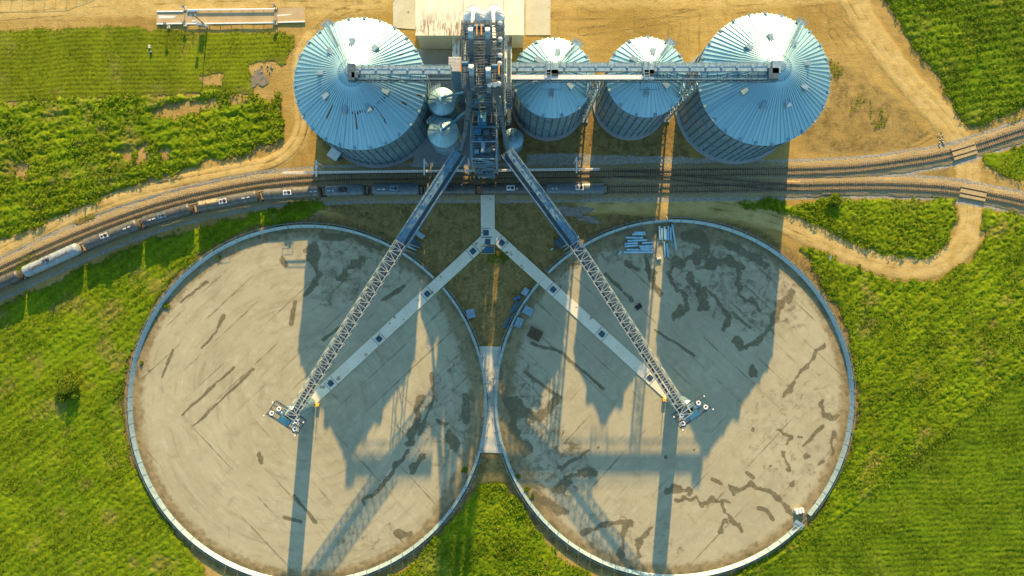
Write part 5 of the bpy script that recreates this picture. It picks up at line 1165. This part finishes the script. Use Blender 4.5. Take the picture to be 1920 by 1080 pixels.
# ------------------------------------------------------------------ slanting conveyor bridges and pad centre towers
def bridge(p0, pm, p1, z0, zm, z1, label, mirror):
    A, Mi, B = W(*p0, z0), W(*pm, zm), W(*p1, z1); rt = thing('conveyor_bridge', label, 'conveyor bridge', A)
    d = (B - A); dh = Vector((d.x, d.y, 0)).normalized(); n = Vector((-dh.y, dh.x, 0)) * (1 if mirror else -1)      # n points to the outer (far from the fork) side
    # box truss over the whole length: open over the pad, decked near the tower
    def truss(m, P0, P1, wd, ht, k, t):
        for s in (-1, 1):
            for zz in (0, ht): m.bar(P0 + n * s * wd / 2 + Vector((0, 0, zz)), P1 + n * s * wd / 2 + Vector((0, 0, zz)), t * 1.3)
        for i in range(k + 1):
            q = P0 + (P1 - P0) * (i / k); e = P0 + (P1 - P0) * (min(i + 1, k) / k)
            for s in (-1, 1):
                m.bar(q + n * s * wd / 2, q + n * s * wd / 2 + Vector((0, 0, ht)), t)
                if i < k: (m.bar(q + n * s * wd / 2, e + n * s * wd / 2 + Vector((0, 0, ht)), t) if i % 2 else m.bar(q + n * s * wd / 2 + Vector((0, 0, ht)), e + n * s * wd / 2, t))
            for zz in (0, ht):
                m.bar(q - n * wd / 2 + Vector((0, 0, zz)), q + n * wd / 2 + Vector((0, 0, zz)), t)
                if i < k: (m.bar(q - n * wd / 2 + Vector((0, 0, zz)), e + n * wd / 2 + Vector((0, 0, zz)), t) if i % 2 else m.bar(q + n * wd / 2 + Vector((0, 0, zz)), e - n * wd / 2 + Vector((0, 0, zz)), t))
    m = MB(); truss(m, Mi + Vector((0, 0, -1.2)), B + Vector((0, 0, -1.2)), 2.7, 2.6, 34, 0.095); m.build('truss', M['truss'], rt)
    m = MB()
    def plank(m, P0, P1, off, wd, ht, dz): m.bar(P0 + n * off + Vector((0, 0, dz)), P1 + n * off + Vector((0, 0, dz)), wd, ht)
    plank(m, Mi, B, 0.25, 0.9, 0.5, -0.3)
    for i in range(26):
        q = Mi + (B - Mi) * (i / 26); m.bar(q + n * 0.8 + Vector((0, 0, -0.02)), q - n * 0.3 + Vector((0, 0, -0.02)), 0.12)
    m.build('belt_conveyor', M['dsteel'], rt)
    m = MB(); plank(m, Mi, B, -0.85, 0.7, 0.06, -0.7); m.build('catwalk', M['grate'], rt)
    # decked part
    m = MB(); L = (Mi - A).length; k = int(L / 1.6)
    for i in range(k):
        P0 = A + (Mi - A) * (i / k); P1 = A + (Mi - A) * ((i + 0.97) / k); plank(m, P0, P1, 0.35, 1.55, 0.9, 0.0)
        if i % 2: q = (P0 + P1) / 2 + n * 0.35; m.lathe([(0.22, 0.45), (0.22, 0.62), (0, 0.66)], q, 10)
    m.build('conveyor_housing', M['bridge'], rt)
    m = MB(); plank(m, A, Mi, -0.95, 0.9, 0.08, -0.5); m.build('catwalk', M['grate'], rt)
    for off in (-1.5, 1.5):
        m = MB()
        for zz in (-0.5, 0.15, 0.75): plank(m, A, Mi, off, 0.12 if zz > -0.5 else 0.28, 0.12 if zz > -0.5 else 0.35, zz)
        for i in range(k + 1): q = A + (Mi - A) * (i / k) + n * off; m.bar(q + Vector((0, 0, -0.5)), q + Vector((0, 0, 0.75)), 0.08)
        m.build('railing', M['steel'], rt)
    m = MB()
    for s in (-1, 1): m.bar(A + n * 1.3 * s + Vector((0, 0, -1.9)), Mi + n * 1.3 * s + Vector((0, 0, -1.9)), 0.2)
    for i in range(k):
        q = A + (Mi - A) * (i / k); e = A + (Mi - A) * ((i + 1) / k)
        for s in (-1, 1): m.bar(q + n * 1.3 * s + Vector((0, 0, -0.5 if i % 2 else -1.9)), e + n * 1.3 * s + Vector((0, 0, -1.9 if i % 2 else -0.5)), 0.12)
        m.bar(q - n * 1.3 + Vector((0, 0, -1.9)), q + n * 1.3 + Vector((0, 0, -1.9)), 0.12)
    m.build('under_truss', M['dsteel'], rt)
    # trestle where decked and open parts meet
    m = MB(); g_ = Vector((Mi.x, Mi.y, 0))
    for s in (-1, 1):
        for e in (-0.8, 0.8): m.bar(g_ + n * s * 1.6 + dh * e * 1.3, Mi + n * s * 1.3 + dh * e + Vector((0, 0, -1.3)), 0.24)
    for i in range(6):
        z = 1 + i * (zm - 3) / 6; zn = 1 + (i + 1) * (zm - 3) / 6
        m.bar(g_ - n * 1.5 + Vector((0, 0, z)), g_ + n * 1.5 + Vector((0, 0, zn)), 0.13); m.bar(g_ + n * 1.5 + Vector((0, 0, z)), g_ - n * 1.5 + Vector((0, 0, zn)), 0.13)
    m.build('trestle', M['steel'], rt)
    return dh, n, B
def centre_tower(c, dh, n, B, label):
    p_ = P([c])[0]; ctr = Vector((p_[0], p_[1], 0)); rt = thing('fill_tower', label, 'fill tower', ctr); z = B.z - 1.5
    m = MB(); pr = [(1.95 + (0.04 if i % 2 else 0), 0.1 + (z - 1.5) * i / 24) for i in range(25)]; m.lathe(pr + [(0.9, z - 0.6), (0.9, z)], ctr, 40); m.build('shaft', M['wall'], rt)
    ctr = Vector((p_[0], p_[1], z)); q = ctr + dh * 0.6
    m = MB()
    x = Matrix(((dh.x, n.x, 0), (dh.y, n.y, 0), (0, 0, 1)))
    def loc(u, v, zz): return q + dh * u + n * v + Vector((0, 0, zz))
    for v in np.arange(-4.4, 4.41, 0.5): m.bar(loc(-1.9, v, 0), loc(1.9, v, 0), 0.10, 0.08)
    for u in (-1.9, -0.6, 0.6, 1.9): m.bar(loc(u, -4.4, -0.08), loc(u, 4.4, -0.08), 0.18)
    m.build('platform', M['grate'], rt)
    m = MB(); railing(m, [tuple(loc(u, v, 0))[:2] for u, v in ((-1.9, -4.4), (1.9, -4.4), (1.9, 4.4), (-1.9, 4.4))], q.z, 1.1, 0.10); m.build('railing', M['dsteel'], rt)
    m = MB(); m.bar(loc(0.9, -1.4, 0.55), loc(0.9, 1.4, 0.55), 1.5, 1.1); m.build('head_box', M['motor'], rt)
    m = MB(); m.bar(loc(-1.2, -1.0, 0.5), loc(-1.2, 1.6, 0.5), 0.6, 0.8); m.tube(loc(-0.2, 1.5, 0.6), loc(-0.2, 2.7, 0.6), 0.42, 12); m.tube(loc(0.5, -1.6, 0.6), loc(0.5, -2.8, 0.6), 0.42, 12); m.build('drive_unit', M['cover'], rt)
    for u, v in ((-0.9, 2.6), (0.9, 3.5), (-0.7, -2.5), (1.1, -3.3)):
        m = MB(); cc = loc(u, v, 0.1); m.lathe([(0.30, 0), (0.34, 0.9), (0.56, 0.95), (0.56, 1.15), (0.30, 1.15), (0.24, 0.7), (0.0, 0.7)], cc, 18); f = m.build('dust_fan', M['white'], rt)
        m = MB(); m.lathe([(0.27, 0), (0, 0.01)], cc + Vector((0, 0, 0.85)), 16); m.build('fan_opening', M['gap'], f)
        m = MB(); m.tube(cc + dh * 0.7 + Vector((0, 0, 0.3)), cc + dh * 1.2 + Vector((0, 0, 0.3)), 0.3, 10); m.build('fan_motor', M['motor'], f)
    for u, v in ((-1.9, -4.4), (1.9, -4.4), (-1.9, 4.4), (1.9, 4.4)):
        m = MB(); cc = loc(u, v, 0); m.bar(cc, cc + Vector((0, 0, 2.6)), 0.09); pl = m.build('lamp_post', M['dsteel'], rt)
        m = MB(); m.lathe([(0.10, 0), (0.2, 0.12), (0.15, 0.3), (0, 0.34)], cc + Vector((0, 0, 2.6)), 10); m.build('lamp_head', M['cream'], pl)
    m = MB(); cc = Vector((p_[0], p_[1], 0.3)) - dh * 1.2 - n * 2.3; m.box(tuple(cc + Vector((0, 0, 0.4))), (0.9, 0.7, 0.9)); m.tube(cc + Vector((0, 0, 0.6)), cc + Vector((0, 0, 3.0)), 0.08, 8); m.build('control_box', M['yellow'], rt)
d1, n1_, B1 = bridge((862, 287), (752, 456), (546, 781), 20.5, 19.3, 17.8, 'slanting conveyor bridge from the head tower to the arced pad', False)
d2, n2_, B2 = bridge((950, 284), (1077, 456), (1287, 779), 20.5, 19.3, 17.8, 'slanting conveyor bridge from the head tower to the stained pad', True)
centre_tower(PADL, d1, n1_, B1, 'round steel fill tower with fan topped platform in the middle of the arced pad')
centre_tower(PADR, d2, n2_, B2, 'round steel fill tower with fan topped platform in the middle of the stained pad')

# ------------------------------------------------------------------ fall arrest rail over the track
ZF = 7.6
FA = thing('safety_rail', 'long thin overhead safety rail on arms above the empty track', 'safety rail', W(830, 321, 0))
a, b = W(530, 324, ZF), W(1124, 317, ZF); m = MB(); k = 170
for s in (-0.22, 0.22): m.bar(a + Vector((0, s, 0)), b + Vector((0, s, 0)), 0.13)
m.bar(a + Vector((0, 0, 0.5)), b + Vector((0, 0, 0.5)), 0.11)
for i in range(k):
    q, e = a + (b - a) * (i / k), a + (b - a) * ((i + 1) / k); s = 0.22 if i % 2 else -0.22; m.bar(q + Vector((0, s, 0)), e + Vector((0, -s, 0)), 0.06); m.bar(q + Vector((0, s, 0)), (q + e) / 2 + Vector((0, 0, 0.5)), 0.05)
m.build('rail_truss', M['cream'], FA)
for px, y0, y1 in ((593, 301, 331), (795.5, 298, 328), (878.5, 297, 327), (1081, 294, 324)):
    m = MB(); p0 = W(px, y0, ZF + 0.5); p1 = W(px, y1, ZF + 0.5); m.bar(p0, p1, 0.34, 0.4); m.tube(Vector((p0.x, p0.y - 0.3, 0)), Vector((p0.x, p0.y - 0.3, ZF + 0.4)), 0.18, 10); m.bar(Vector((p0.x, p0.y - 0.3, ZF - 1.8)), p0 + Vector((0, -2.2, -0.2)), 0.14); m.build('post_arm', M['cream'], FA)
for px in (804, 934):
    m = MB(); q = W(px, 320.5, ZF - 0.4); m.box(q, (2.4, 0.5, 0.35)); m.build('trolley', M['orange'], FA)

# ------------------------------------------------------------------ small things
def pipe(x0, y0, x1, y1, r, label, z=None, group='steel pipes lying on the stained pad', sc=10.8, ox=1150, oy=400):
    p0 = W(x0 / sc + ox, y0 / sc + oy, 0.4); p1 = W(x1 / sc + ox, y1 / sc + oy, 0.4); zz = (z or 0.16) + r; p0.z = p1.z = zz
    m = MB(); d = (p1 - p0).normalized(); N = 16; m.tube(p0, p1, r, N, None, False); m.tube(p1, p0, r * 0.86, N, None, False)
    for q, s in ((p0, 1), (p1, -1)): m.tube(q, q + d * s * 0.15, r * 1.12, N, None, True if 0 else False)
    for q, s in ((p0 + d * 0.05, 1), (p1 - d * 0.05, -1)): m.tube(q, q + d * s * 0.02, r * 0.9, N)
    return tag(m.build('steel_pipe', M['pipe'], smooth=False), label, 'pipe', group)
ph = 'bluish steel pipe in the loose heap lying crosswise near the ring wall'
HP = [(380, 424, 645, 424), (420, 388, 640, 388), (250, 490, 595, 494), (285, 556, 500, 548), (440, 548, 680, 538), (225, 615, 495, 600), (230, 668, 485, 648), (510, 668, 800, 655), (580, 598, 805, 590), (540, 700, 780, 695), (270, 735, 530, 738), (545, 740, 800, 742), (215, 785, 530, 785), (535, 787, 800, 787)]
for i, q in enumerate(HP): pipe(*q, 0.30, ph)
for i, q in enumerate(((930, 260, 940, 535), (980, 300, 985, 535), (1030, 270, 1042, 540), (1068, 325, 1072, 545), (1112, 260, 1108, 540), (1158, 285, 1158, 550))):
    pipe(*q, 0.27, ['outermost pipe of the upright row, towards the loose heap', 'first of the two sunlit pipes in the upright row', 'second of the two sunlit pipes in the upright row', 'short half lit pipe in the upright row', 'shaded pipe fifth in the upright row', 'shaded pipe last in the upright row, next to the long leaning one'][i])
pipe(1190, 230, 1272, 745, 0.27, 'longest pipe, lying askew beside the upright row'); pipe(1026, 568, 1050, 885, 0.27, 'pipe below the upright row with a sunlit stripe'); pipe(1082, 610, 1106, 880, 0.27, 'pipe below the upright row, wholly in shade')
pipe(100, 830, 150, 765, 0.3, 'stubby pipe offcut lying alone left of the loose heap', None, None)
def crate(px, py, sx, sy, h, a, mat, label, name='crate', z=0.14, slats=4, cat='crate'):
    c = W(px, py, h); rt = thing(name, label, cat, (c.x, c.y, z), None, a)
    m = MB(); m.box((0, 0, h * 0.5 - 0.03), (sx - 0.1, sy - 0.1, h - 0.06)); m.build('body', mat, rt, local=True)
    m = MB()
    for i in range(slats): m.box((-sx / 2 + sx * (i + 0.5) / slats, 0, h), (sx / slats * 0.62, sy, 0.14))
    m.build('top_sheets', mat, rt, local=True)
    m = MB()
    for s in (-0.36, 0.36): m.box((0, sy * s, 0.02), (sx, 0.15, 0.1))
    m.build('skids', M['brown'], rt, local=True)
crate(882.5, 588, 2.3, 2.4, 0.6, R(12), M['cover'], 'stack of pale sheets on the soil beside the arced pad wall', 'sheet_stack', 0.05, 4, 'sheet stack')
crate(990, 583, 2.6, 2.2, 0.6, R(-28), M['cover'], 'stack of pale sheets just inside the stained pad wall, larger', 'sheet_stack', 0.14, 4, 'sheet stack')
crate(973, 605, 1.9, 2.6, 0.6, R(-22), M['cover'], 'stack of pale sheets just inside the stained pad wall, half shaded', 'sheet_stack', 0.14, 3, 'sheet stack')
crate(1003.5, 626.5, 3.6, 2.9, 0.9, R(-28), M['brown'], 'rusty brown box with a ribbed lid on the stained pad', 'scrap_box', 0.14, 6, 'box')
crate(985, 547, 1.7, 2.0, 0.9, R(-30), M['sheet'], 'bluish crate topmost of the row outside the stained pad wall', 'crate', 0.05, 3)
crate(969.5, 559, 2.2, 0.8, 0.7, R(30), M['motor'], 'blue beam lying below the bluish crate outside the ring wall', 'steel_beam', 0.05, 2, 'beam')
crate(964.5, 576, 0.8, 3.4, 0.7, R(-32), M['motor'], 'blue beam in the middle of the row outside the stained pad wall', 'steel_beam', 0.05, 2, 'beam')
crate(950, 604, 0.7, 3.3, 0.7, R(-28), M['motor'], 'blue beam at the end of the row outside the stained pad wall', 'steel_beam', 0.05, 2, 'beam')
crate(786.5, 440, 2.6, 1.3, 1.6, R(-38), M['sheet'], 'pale cabinet standing beside the arced pad bridge trestle', 'cabinet', 0.05, 3, 'cabinet')
crate(777, 458, 2.4, 2.3, 1.0, R(-38), M['dsteel'], 'dark slatted rack beside the arced pad bridge trestle', 'slatted_rack', 0.05, 6, 'rack')
crate(1051, 455, 2.3, 2.6, 1.0, R(35), M['dsteel'], 'dark slatted rack beside the stained pad bridge trestle', 'slatted_rack', 0.05, 5, 'rack')
crate(1035, 467, 0.7, 0.4, 0.4, R(30), M['cream'], 'small pale box on dark soil near the stained pad bridge', 'crate', 0.05, 2)
crate(1083, 445, 1.0, 0.6, 0.8, R(35), M['sheet'], 'small pale crate at the ring wall under the stained pad bridge', 'crate', 0.05, 2)
crate(1235.5, 484, 1.3, 0.6, 0.5, R(10), M['cream'], 'small pale box below the upright pipes', 'crate', 0.14, 3)
crate(1499.5, 958.5, 2.5, 1.2, 0.9, R(13), M['cream'], 'pale block on the stained pad next to the open gate', 'pale_block', 0.14, 3, 'block')
crate(1197, 575, 1.9, 1.3, 0.16, R(35), M['gap'], 'dark steel plate lying on the stained pad', 'steel_plate', 0.14, 3, 'plate')
c = W(626, 289, 2.6); SH = thing('tool_shed', 'small pale roofed shed at the foot of the bin with rusty roof gaps', 'shed', (c.x, c.y, 0), None, R(-35))
m = MB(); m.box((0, 0, 1.25), (2.4, 2.2, 2.5)); m.build('wall', M['cover'], SH, local=True)
m = MB(); m.box((0, 0, 2.56), (2.9, 2.6, 0.12))
for i in range(6): m.box((0, -1.1 + i * 0.44, 2.64), (2.9, 0.1, 0.08))
m.build('roof', M['cream'], SH, local=True)
m = MB(); m.box((1.22, 0, 1.05), (0.06, 0.9, 2.0)); m.build('door', M['motor'], SH, local=True)
# puddles
k = NT('muddy_water'); M['water'] = k.out(k.mix(k.ramp(k.noise(k.pos(), 0.9, 5), 0.35, 0.6), (0.13, 0.13, 0.09), (0.26, 0.19, 0.085)), 0.2, 0, 0.9)
def puddle(c, rx, ry, label, seed):
    p_ = W(*c); rr = random.Random(seed); pts = []; N = 48; f = [rr.uniform(0, 6.28) for _ in range(6)]
    for i in range(N):
        t = 2 * math.pi * i / N; r = 1 + 0.28 * math.sin(2 * t + f[0]) + 0.22 * math.sin(3 * t + f[1]) + 0.14 * math.sin(5 * t + f[2]) + 0.08 * math.sin(9 * t + f[3]); pts.append((p_.x + rx * r * math.cos(t), p_.y + ry * r * math.sin(t)))
    m = MB(); m.prism(pts, -0.1, 0.075); tag(m.build('puddle', M['water']), label, 'puddle', kind='structure')
puddle((486, 146), 1.7, 3.0, 'muddy puddle at the edge of the mown grass', 3)
puddle((1078, 396), 3.6, 1.8, 'shallow puddle on dark soil between train and stained pad', 8); puddle((1105, 412), 2.4, 1.0, 'smaller puddle on dark soil next to the ring wall', 12)
# truck scale
TS = thing('truck_scale', 'dusty truck scale deck with white edge rails beside the mown grass', 'truck scale', W(433, 32, 0))
m = MB(); m.prism([W(*q) for q in ((294, 20), (572, 14), (572, 41), (294, 45))][::-1], -0.1, 0.14); m.build('deck', M['deck'], TS)
for y0, y1, x0, x1, z in ((21.5, 21, 294, 344, 0.25), (45, 44, 294, 344, 0.25), (18.3, 16.5, 351, 514, 0.55), (21, 20.5, 351, 370, 0.3), (44.5, 42.5, 351, 514, 0.55), (42, 40.5, 518, 572, 0.25)):
    m = MB(); p0, p1 = W(x0, y0, z), W(x1, y1, z); m.bar(p0, p1, 0.30, 0.22)
    if z > 0.5:
        for i in range(9): q = p0 + (p1 - p0) * i / 8; m.bar(q, Vector((q.x, q.y, 0)), 0.16)
    m.build('edge_rail', M['white'], TS)
for q in (((297, 29), (332, 30), (325, 34), (298, 35)), ((520, 28), (552, 26), (540, 29), (520, 31)), ((353, 31), (360, 31), (359, 32.5), (353, 32.5))): m = MB(); m.prism([W(*p_) for p_ in q][::-1], 0.10, 0.147); m.build('worn_patch', M['cream'], TS)
def post(px, py, h, label, arms=1, cat='signal post'):
    p_ = W(px, py, 0); rt = thing('signal_post', label, cat, p_, 'posts at the truck scale'); m = MB(); m.bar(p_, p_ + Vector((0, 0, h)), 0.14); m.build('pole', M['dsteel'], rt)
    m = MB(); m.box(p_ + Vector((0, 0, h)), (0.5, 0.35, 0.6)); m.box(p_ + Vector((0, 0.2, h + 0.1)), (0.8, 0.08, 0.5)); m.build('signal_head', M['cover'], rt)
    m = MB(); m.box(p_ + Vector((0, 0, 0.2)), (0.8, 0.8, 0.4)); m.build('base', M['conc'], rt)
    if arms > 1: m = MB(); m.box(p_ + Vector((0.5, 0, h - 0.3)), (0.5, 0.3, 0.3)); m.bar(p_ + Vector((0.5, 0, 0)), p_ + Vector((0.5, 0, h)), 0.12); m.build('beacon', M['yellow'], rt)
post(317, 51, 2.4, 'signal post standing alone on the grass edge beyond the scale'); post(348, 17, 1.5, 'signal post at the scale entry on the yard side'); post(348.5, 47, 1.4, 'signal post at the scale entry on the grass side')
post(517.5, 15.5, 1.7, 'yellow topped signal post at the scale exit on the yard side', 2); post(518, 44, 1.4, 'yellow topped signal post at the scale exit on the grass side', 2)
p_ = W(379, 51, 0); KI = thing('scale_kiosk', 'white scale kiosk board between two posts on the grass edge', 'kiosk', p_)
m = MB(); m.box(p_ + Vector((0.3, 0, 1.6)), (1.3, 0.7, 1.4)); m.build('cabinet', M['cover'], KI)
m = MB(); m.box(p_ + Vector((-0.5, 0.2, 3.4)), (0.8, 0.3, 1.0)); m.bar(p_ + Vector((-0.5, 0.2, 0)), p_ + Vector((-0.5, 0.2, 3.0)), 0.12); m.build('display', M['white'], KI)
m = MB(); 
for s in (0, 0.7): m.bar(p_ + Vector((s, 0, 0)), p_ + Vector((s, 0, 1.0)), 0.12)
m.build('legs', M['dsteel'], KI)
p_ = W(388.5, 50, 0); LP = thing('light_pole', 'tall lamp pole with two lamp arms beside the scale kiosk', 'light pole', p_)
m = MB(); m.tube(p_, p_ + Vector((0, 0, 7.8)), 0.16, 10, 0.10); m.build('pole', M['dsteel'], LP)
m = MB(); m.bar(p_ + Vector((-0.8, 0, 7.7)), p_ + Vector((0.5, 0, 7.7)), 0.09); m.build('arm', M['dsteel'], LP)
for s in (-0.8, 0.4): m = MB(); m.box(p_ + Vector((s, 0, 7.75)), (0.45, 0.3, 0.15)); m.build('lamp', M['cover'], LP)
m = MB(); m.box(p_ + Vector((0, 0, 0.9)), (0.5, 0.5, 1.8)); m.build('base_cabinet', M['cream'], LP)
# chain link fence beyond the upper edge (its shadow falls into the photo)
FE = thing('mesh_fence', 'thin wire fence on the yard edge casting a gridded shadow', 'fence', W(60, -30, 0))
fp = [W(-60, -26), W(128, -28), W(185, -52), W(300, -100)]; m = MB(); w_ = MB()
for a_, b_ in zip(fp[:-1], fp[1:]):
    n = max(2, int((b_ - a_).length / 2.9))
    for i in range(n): q = a_ + (b_ - a_) * i / n; m.bar(q, q + Vector((0, 0, 2.3)), 0.09)
    for z in (1.2, 2.3): w_.bar(a_ + Vector((0, 0, z)), b_ + Vector((0, 0, z)), 0.05)
m.build('fence_posts', M['steel'], FE); w_.build('fence_wires', M['steel'], FE)
# culvert ends, stones, rubble
for i, (px, py) in enumerate(((1576.5, 434), (1556.5, 485))):
    p0 = W(px, py, 0.3) + Vector((-0.15, -0.8, 0)); p1 = p0 + Vector((0.35, 1.7, 0.05)); m = MB(); m.tube(p0, p1, 0.24, 14, None, False); m.tube(p1, p0, 0.2, 14, None, False)
    tag(m.build('culvert_pipe', M['cover']), ['short culvert pipe on the island edge of the loop road', 'short culvert pipe on the outer edge of the loop road'][i], 'culvert pipe')
rr = random.Random(11); st0 = None
for (px, py, n, sx, sy, lb, grp) in ((1764, 260, 18, 1.5, 2.4, 'rough tan stone in the small pile beside the dirt road', 'stones piled beside the dirt road'), (1577, 500, 16, 2.8, 1.5, 'dark clod in the rubble heap between loop road and pad', 'clods in the rubble heap'), (598, 372, 8, 3.0, 0.8, 'pale stone in the scatter near the half sunlit tank car', 'stones near the tank train'), (505, 128, 12, 2.6, 1.6, 'pale stone at the rim of the muddy puddle', 'stones by the muddy puddle')):
    for i in range(n):
        if st0 is None:
            m = MB(); pr = [(0.02, 0)] + [(math.sin(t) * 0.5, 0.5 - 0.5 * math.cos(t)) for t in (0.6, 1.2, 1.9, 2.5)] + [(0.02, 1.0)]; m.lathe(pr, (0, 0, 0), 7); m.v = [(x * rr.uniform(0.7, 1.2), y * rr.uniform(0.7, 1.2), z * rr.uniform(0.8, 1.1)) for x, y, z in m.v]
            st0 = m.build('stone', M['stone'], None, local=True); o = st0
        else: o = st0.copy(); C.objects.link(o)
        q = W(px, py); s_ = rr.uniform(0.2, 0.55); o.location = (q.x + rr.gauss(0, sx / 2), q.y + rr.gauss(0, sy / 2), 0.0); o.scale = (s_ * rr.uniform(0.8, 1.4), s_, s_ * 0.7); o.rotation_euler = (rr.uniform(-0.3, 0.3), 0, rr.uniform(0, 6)); tag(o, lb, 'stone', grp)
# shrubs
def shrub(px, py, rad, h, label, n, seed, grp=None):
    p_ = W(px, py); rt = thing('shrub', label, 'shrub', (p_.x, p_.y, 0), grp); rg = np.random.default_rng(seed)
    m = MB()
    for i in range(7):
        a = rg.uniform(0, 6.28); b = p_ + Vector((rad * 0.5 * math.cos(a), rad * 0.5 * math.sin(a), h * 0.7)); m.tube(p_, b, 0.10 * rad / 2, 6, 0.03)
    m.build('stem', M['bark'], rt)
    cl = rg.normal(0, 1, (26, 3)) * np.array([rad * 0.42, rad * 0.42, h * 0.18]) + np.array([0, 0, h * 0.62])
    ci = rg.integers(0, 26, n); cen = cl[ci] + rg.normal(0, 1, (n, 3)) * rad * 0.15; cen[:, 2] = np.maximum(cen[:, 2], 0.15)
    ph_ = rg.random(n) * 6.283; s_ = 0.10 + 0.14 * rg.random(n); t_ = np.stack([np.cos(ph_), np.sin(ph_), rg.uniform(-0.6, 0.6, n)], 1) * s_[:, None]; u_ = np.stack([-np.sin(ph_), np.cos(ph_), rg.uniform(-0.6, 0.6, n)], 1) * s_[:, None] * 0.6
    V = np.stack([cen - t_, cen - u_, cen + t_, cen + u_], 1).reshape(-1, 3); tt = np.repeat(np.clip(0.5 + 0.5 * (rg.random(26)[ci] - 0.5) + 0.4 * (rg.random(n) - 0.5), 0, 1), 4)
    o = np_mesh('foliage', V, np.arange(n * 4).reshape(-1, 4), M['bushleaf'], {'tint': np.stack([tt, tt * 0, tt * 0], 1)}); o.parent = rt
shrub(136, 722, 2.9, 2.6, 'big round shrub rising from the grass beside the arced pad', 5200, 3)
shrub(118, 742, 1.7, 1.4, 'low shrub at the foot of the big round shrub', 1700, 4)
shrub(1560, 376, 1.9, 1.9, 'rounded shrub on the island edge next to the gravel bed', 2600, 6)
shrub(1585, 436, 1.1, 0.8, 'small shrub beside the culvert pipe on the island', 700, 7)
for i, (px, py, lb) in enumerate(((873, 880, 'weed sprouting inside the arced pad wall near the apron'), (988, 917, 'weed sprouting inside the stained pad wall, the largest there'), (973, 893, 'small weed sprouting inside the stained pad wall nearest the apron'), (998, 929, 'small weed sprouting below the largest one inside the stained pad wall'), (314, 573, 'weed sprouting inside the arced pad wall on the train side'), (266, 680, 'small weed in the crack inside the arced pad wall, nearest the big shrub'), (411, 484, 'small weed inside the arced pad wall close to the tank train'))):
    shrub(px, py, 0.75 if i in (1, 0, 4) else 0.45, 0.5, lb, 260, 20 + i)
# person sitting in the mown grass
def person():
    p_ = W(283.5, 98, 0); rt = thing('person', 'person in a pale blue top sitting in the mown grass', 'person', (p_.x, p_.y, 0))
    vs = [(0, 0, 0.18), (0, 0.02, 0.42), (0, 0.0, 0.62), (0, -0.02, 0.72), (0, -0.03, 0.80), (0, -0.03, 0.92),
          (0.20, -0.02, 0.60), (0.30, -0.18, 0.42), (0.16, -0.36, 0.40), (-0.20, -0.02, 0.60), (-0.30, -0.18, 0.42), (-0.14, -0.36, 0.40),
          (0.11, -0.08, 0.16), (0.17, -0.45, 0.42), (0.15, -0.72, 0.08), (0.15, -0.90, 0.06), (-0.11, -0.08, 0.16), (-0.17, -0.45, 0.42), (-0.15, -0.72, 0.08), (-0.15, -0.90, 0.06)]
    es = [(0, 1), (1, 2), (2, 3), (3, 4), (4, 5), (2, 6), (6, 7), (7, 8), (2, 9), (9, 10), (10, 11), (0, 12), (12, 13), (13, 14), (14, 15), (0, 16), (16, 17), (17, 18), (18, 19)]
    rs = [0.15, 0.14, 0.15, 0.06, 0.09, 0.085, 0.065, 0.05, 0.035, 0.065, 0.05, 0.035, 0.09, 0.07, 0.05, 0.04, 0.09, 0.07, 0.05, 0.04]
    def skin(name, keep, mat, grow=0.0):
        idx = sorted(keep); mp = {v: i for i, v in enumerate(idx)}; me = bpy.data.meshes.new(name)
        me.from_pydata([vs[i] for i in idx], [(mp[a], mp[b]) for a, b in es if a in mp and b in mp], []); o = bpy.data.objects.new(name, me); C.objects.link(o); o.parent = rt; me.materials.append(mat)
        md = o.modifiers.new('skin', 'SKIN'); me.skin_vertices.new() if not me.skin_vertices else None
        for i, v in enumerate(idx): d = me.skin_vertices[0].data[i]; d.radius = (rs[v] + grow, rs[v] + grow); d.use_root = (i == 0)
        o.modifiers.new('sub', 'SUBSURF').levels = 1; return o
    skin('body', range(20), M['skin']); skin('shirt', (0, 1, 2, 6, 7, 9, 10), M['shirt'], 0.02); skin('trousers', (0, 12, 13, 14, 16, 17, 18), M['dark_cloth'], 0.015)
    m = MB(); m.lathe([(0.11, 0.0), (0.115, 0.07), (0.09, 0.13), (0.0, 0.155)], (0, -0.01, 0.90), 14); m.build('hair', M['dark_cloth'], rt, local=True)
person()
m = MB(); q = W(281, 89.5, 0); m.box(q + Vector((0, 0, 0.2)), (0.5, 0.35, 0.36)); m.bar(q + Vector((-0.15, 0, 0.4)), q + Vector((0.15, 0, 0.4)), 0.08); m.box(q + Vector((-0.05, 0.55, 0.12)), (0.45, 0.3, 0.2))
tag(m.build('equipment_case', M['white']), 'white case lying in the grass behind the sitting person', 'case')
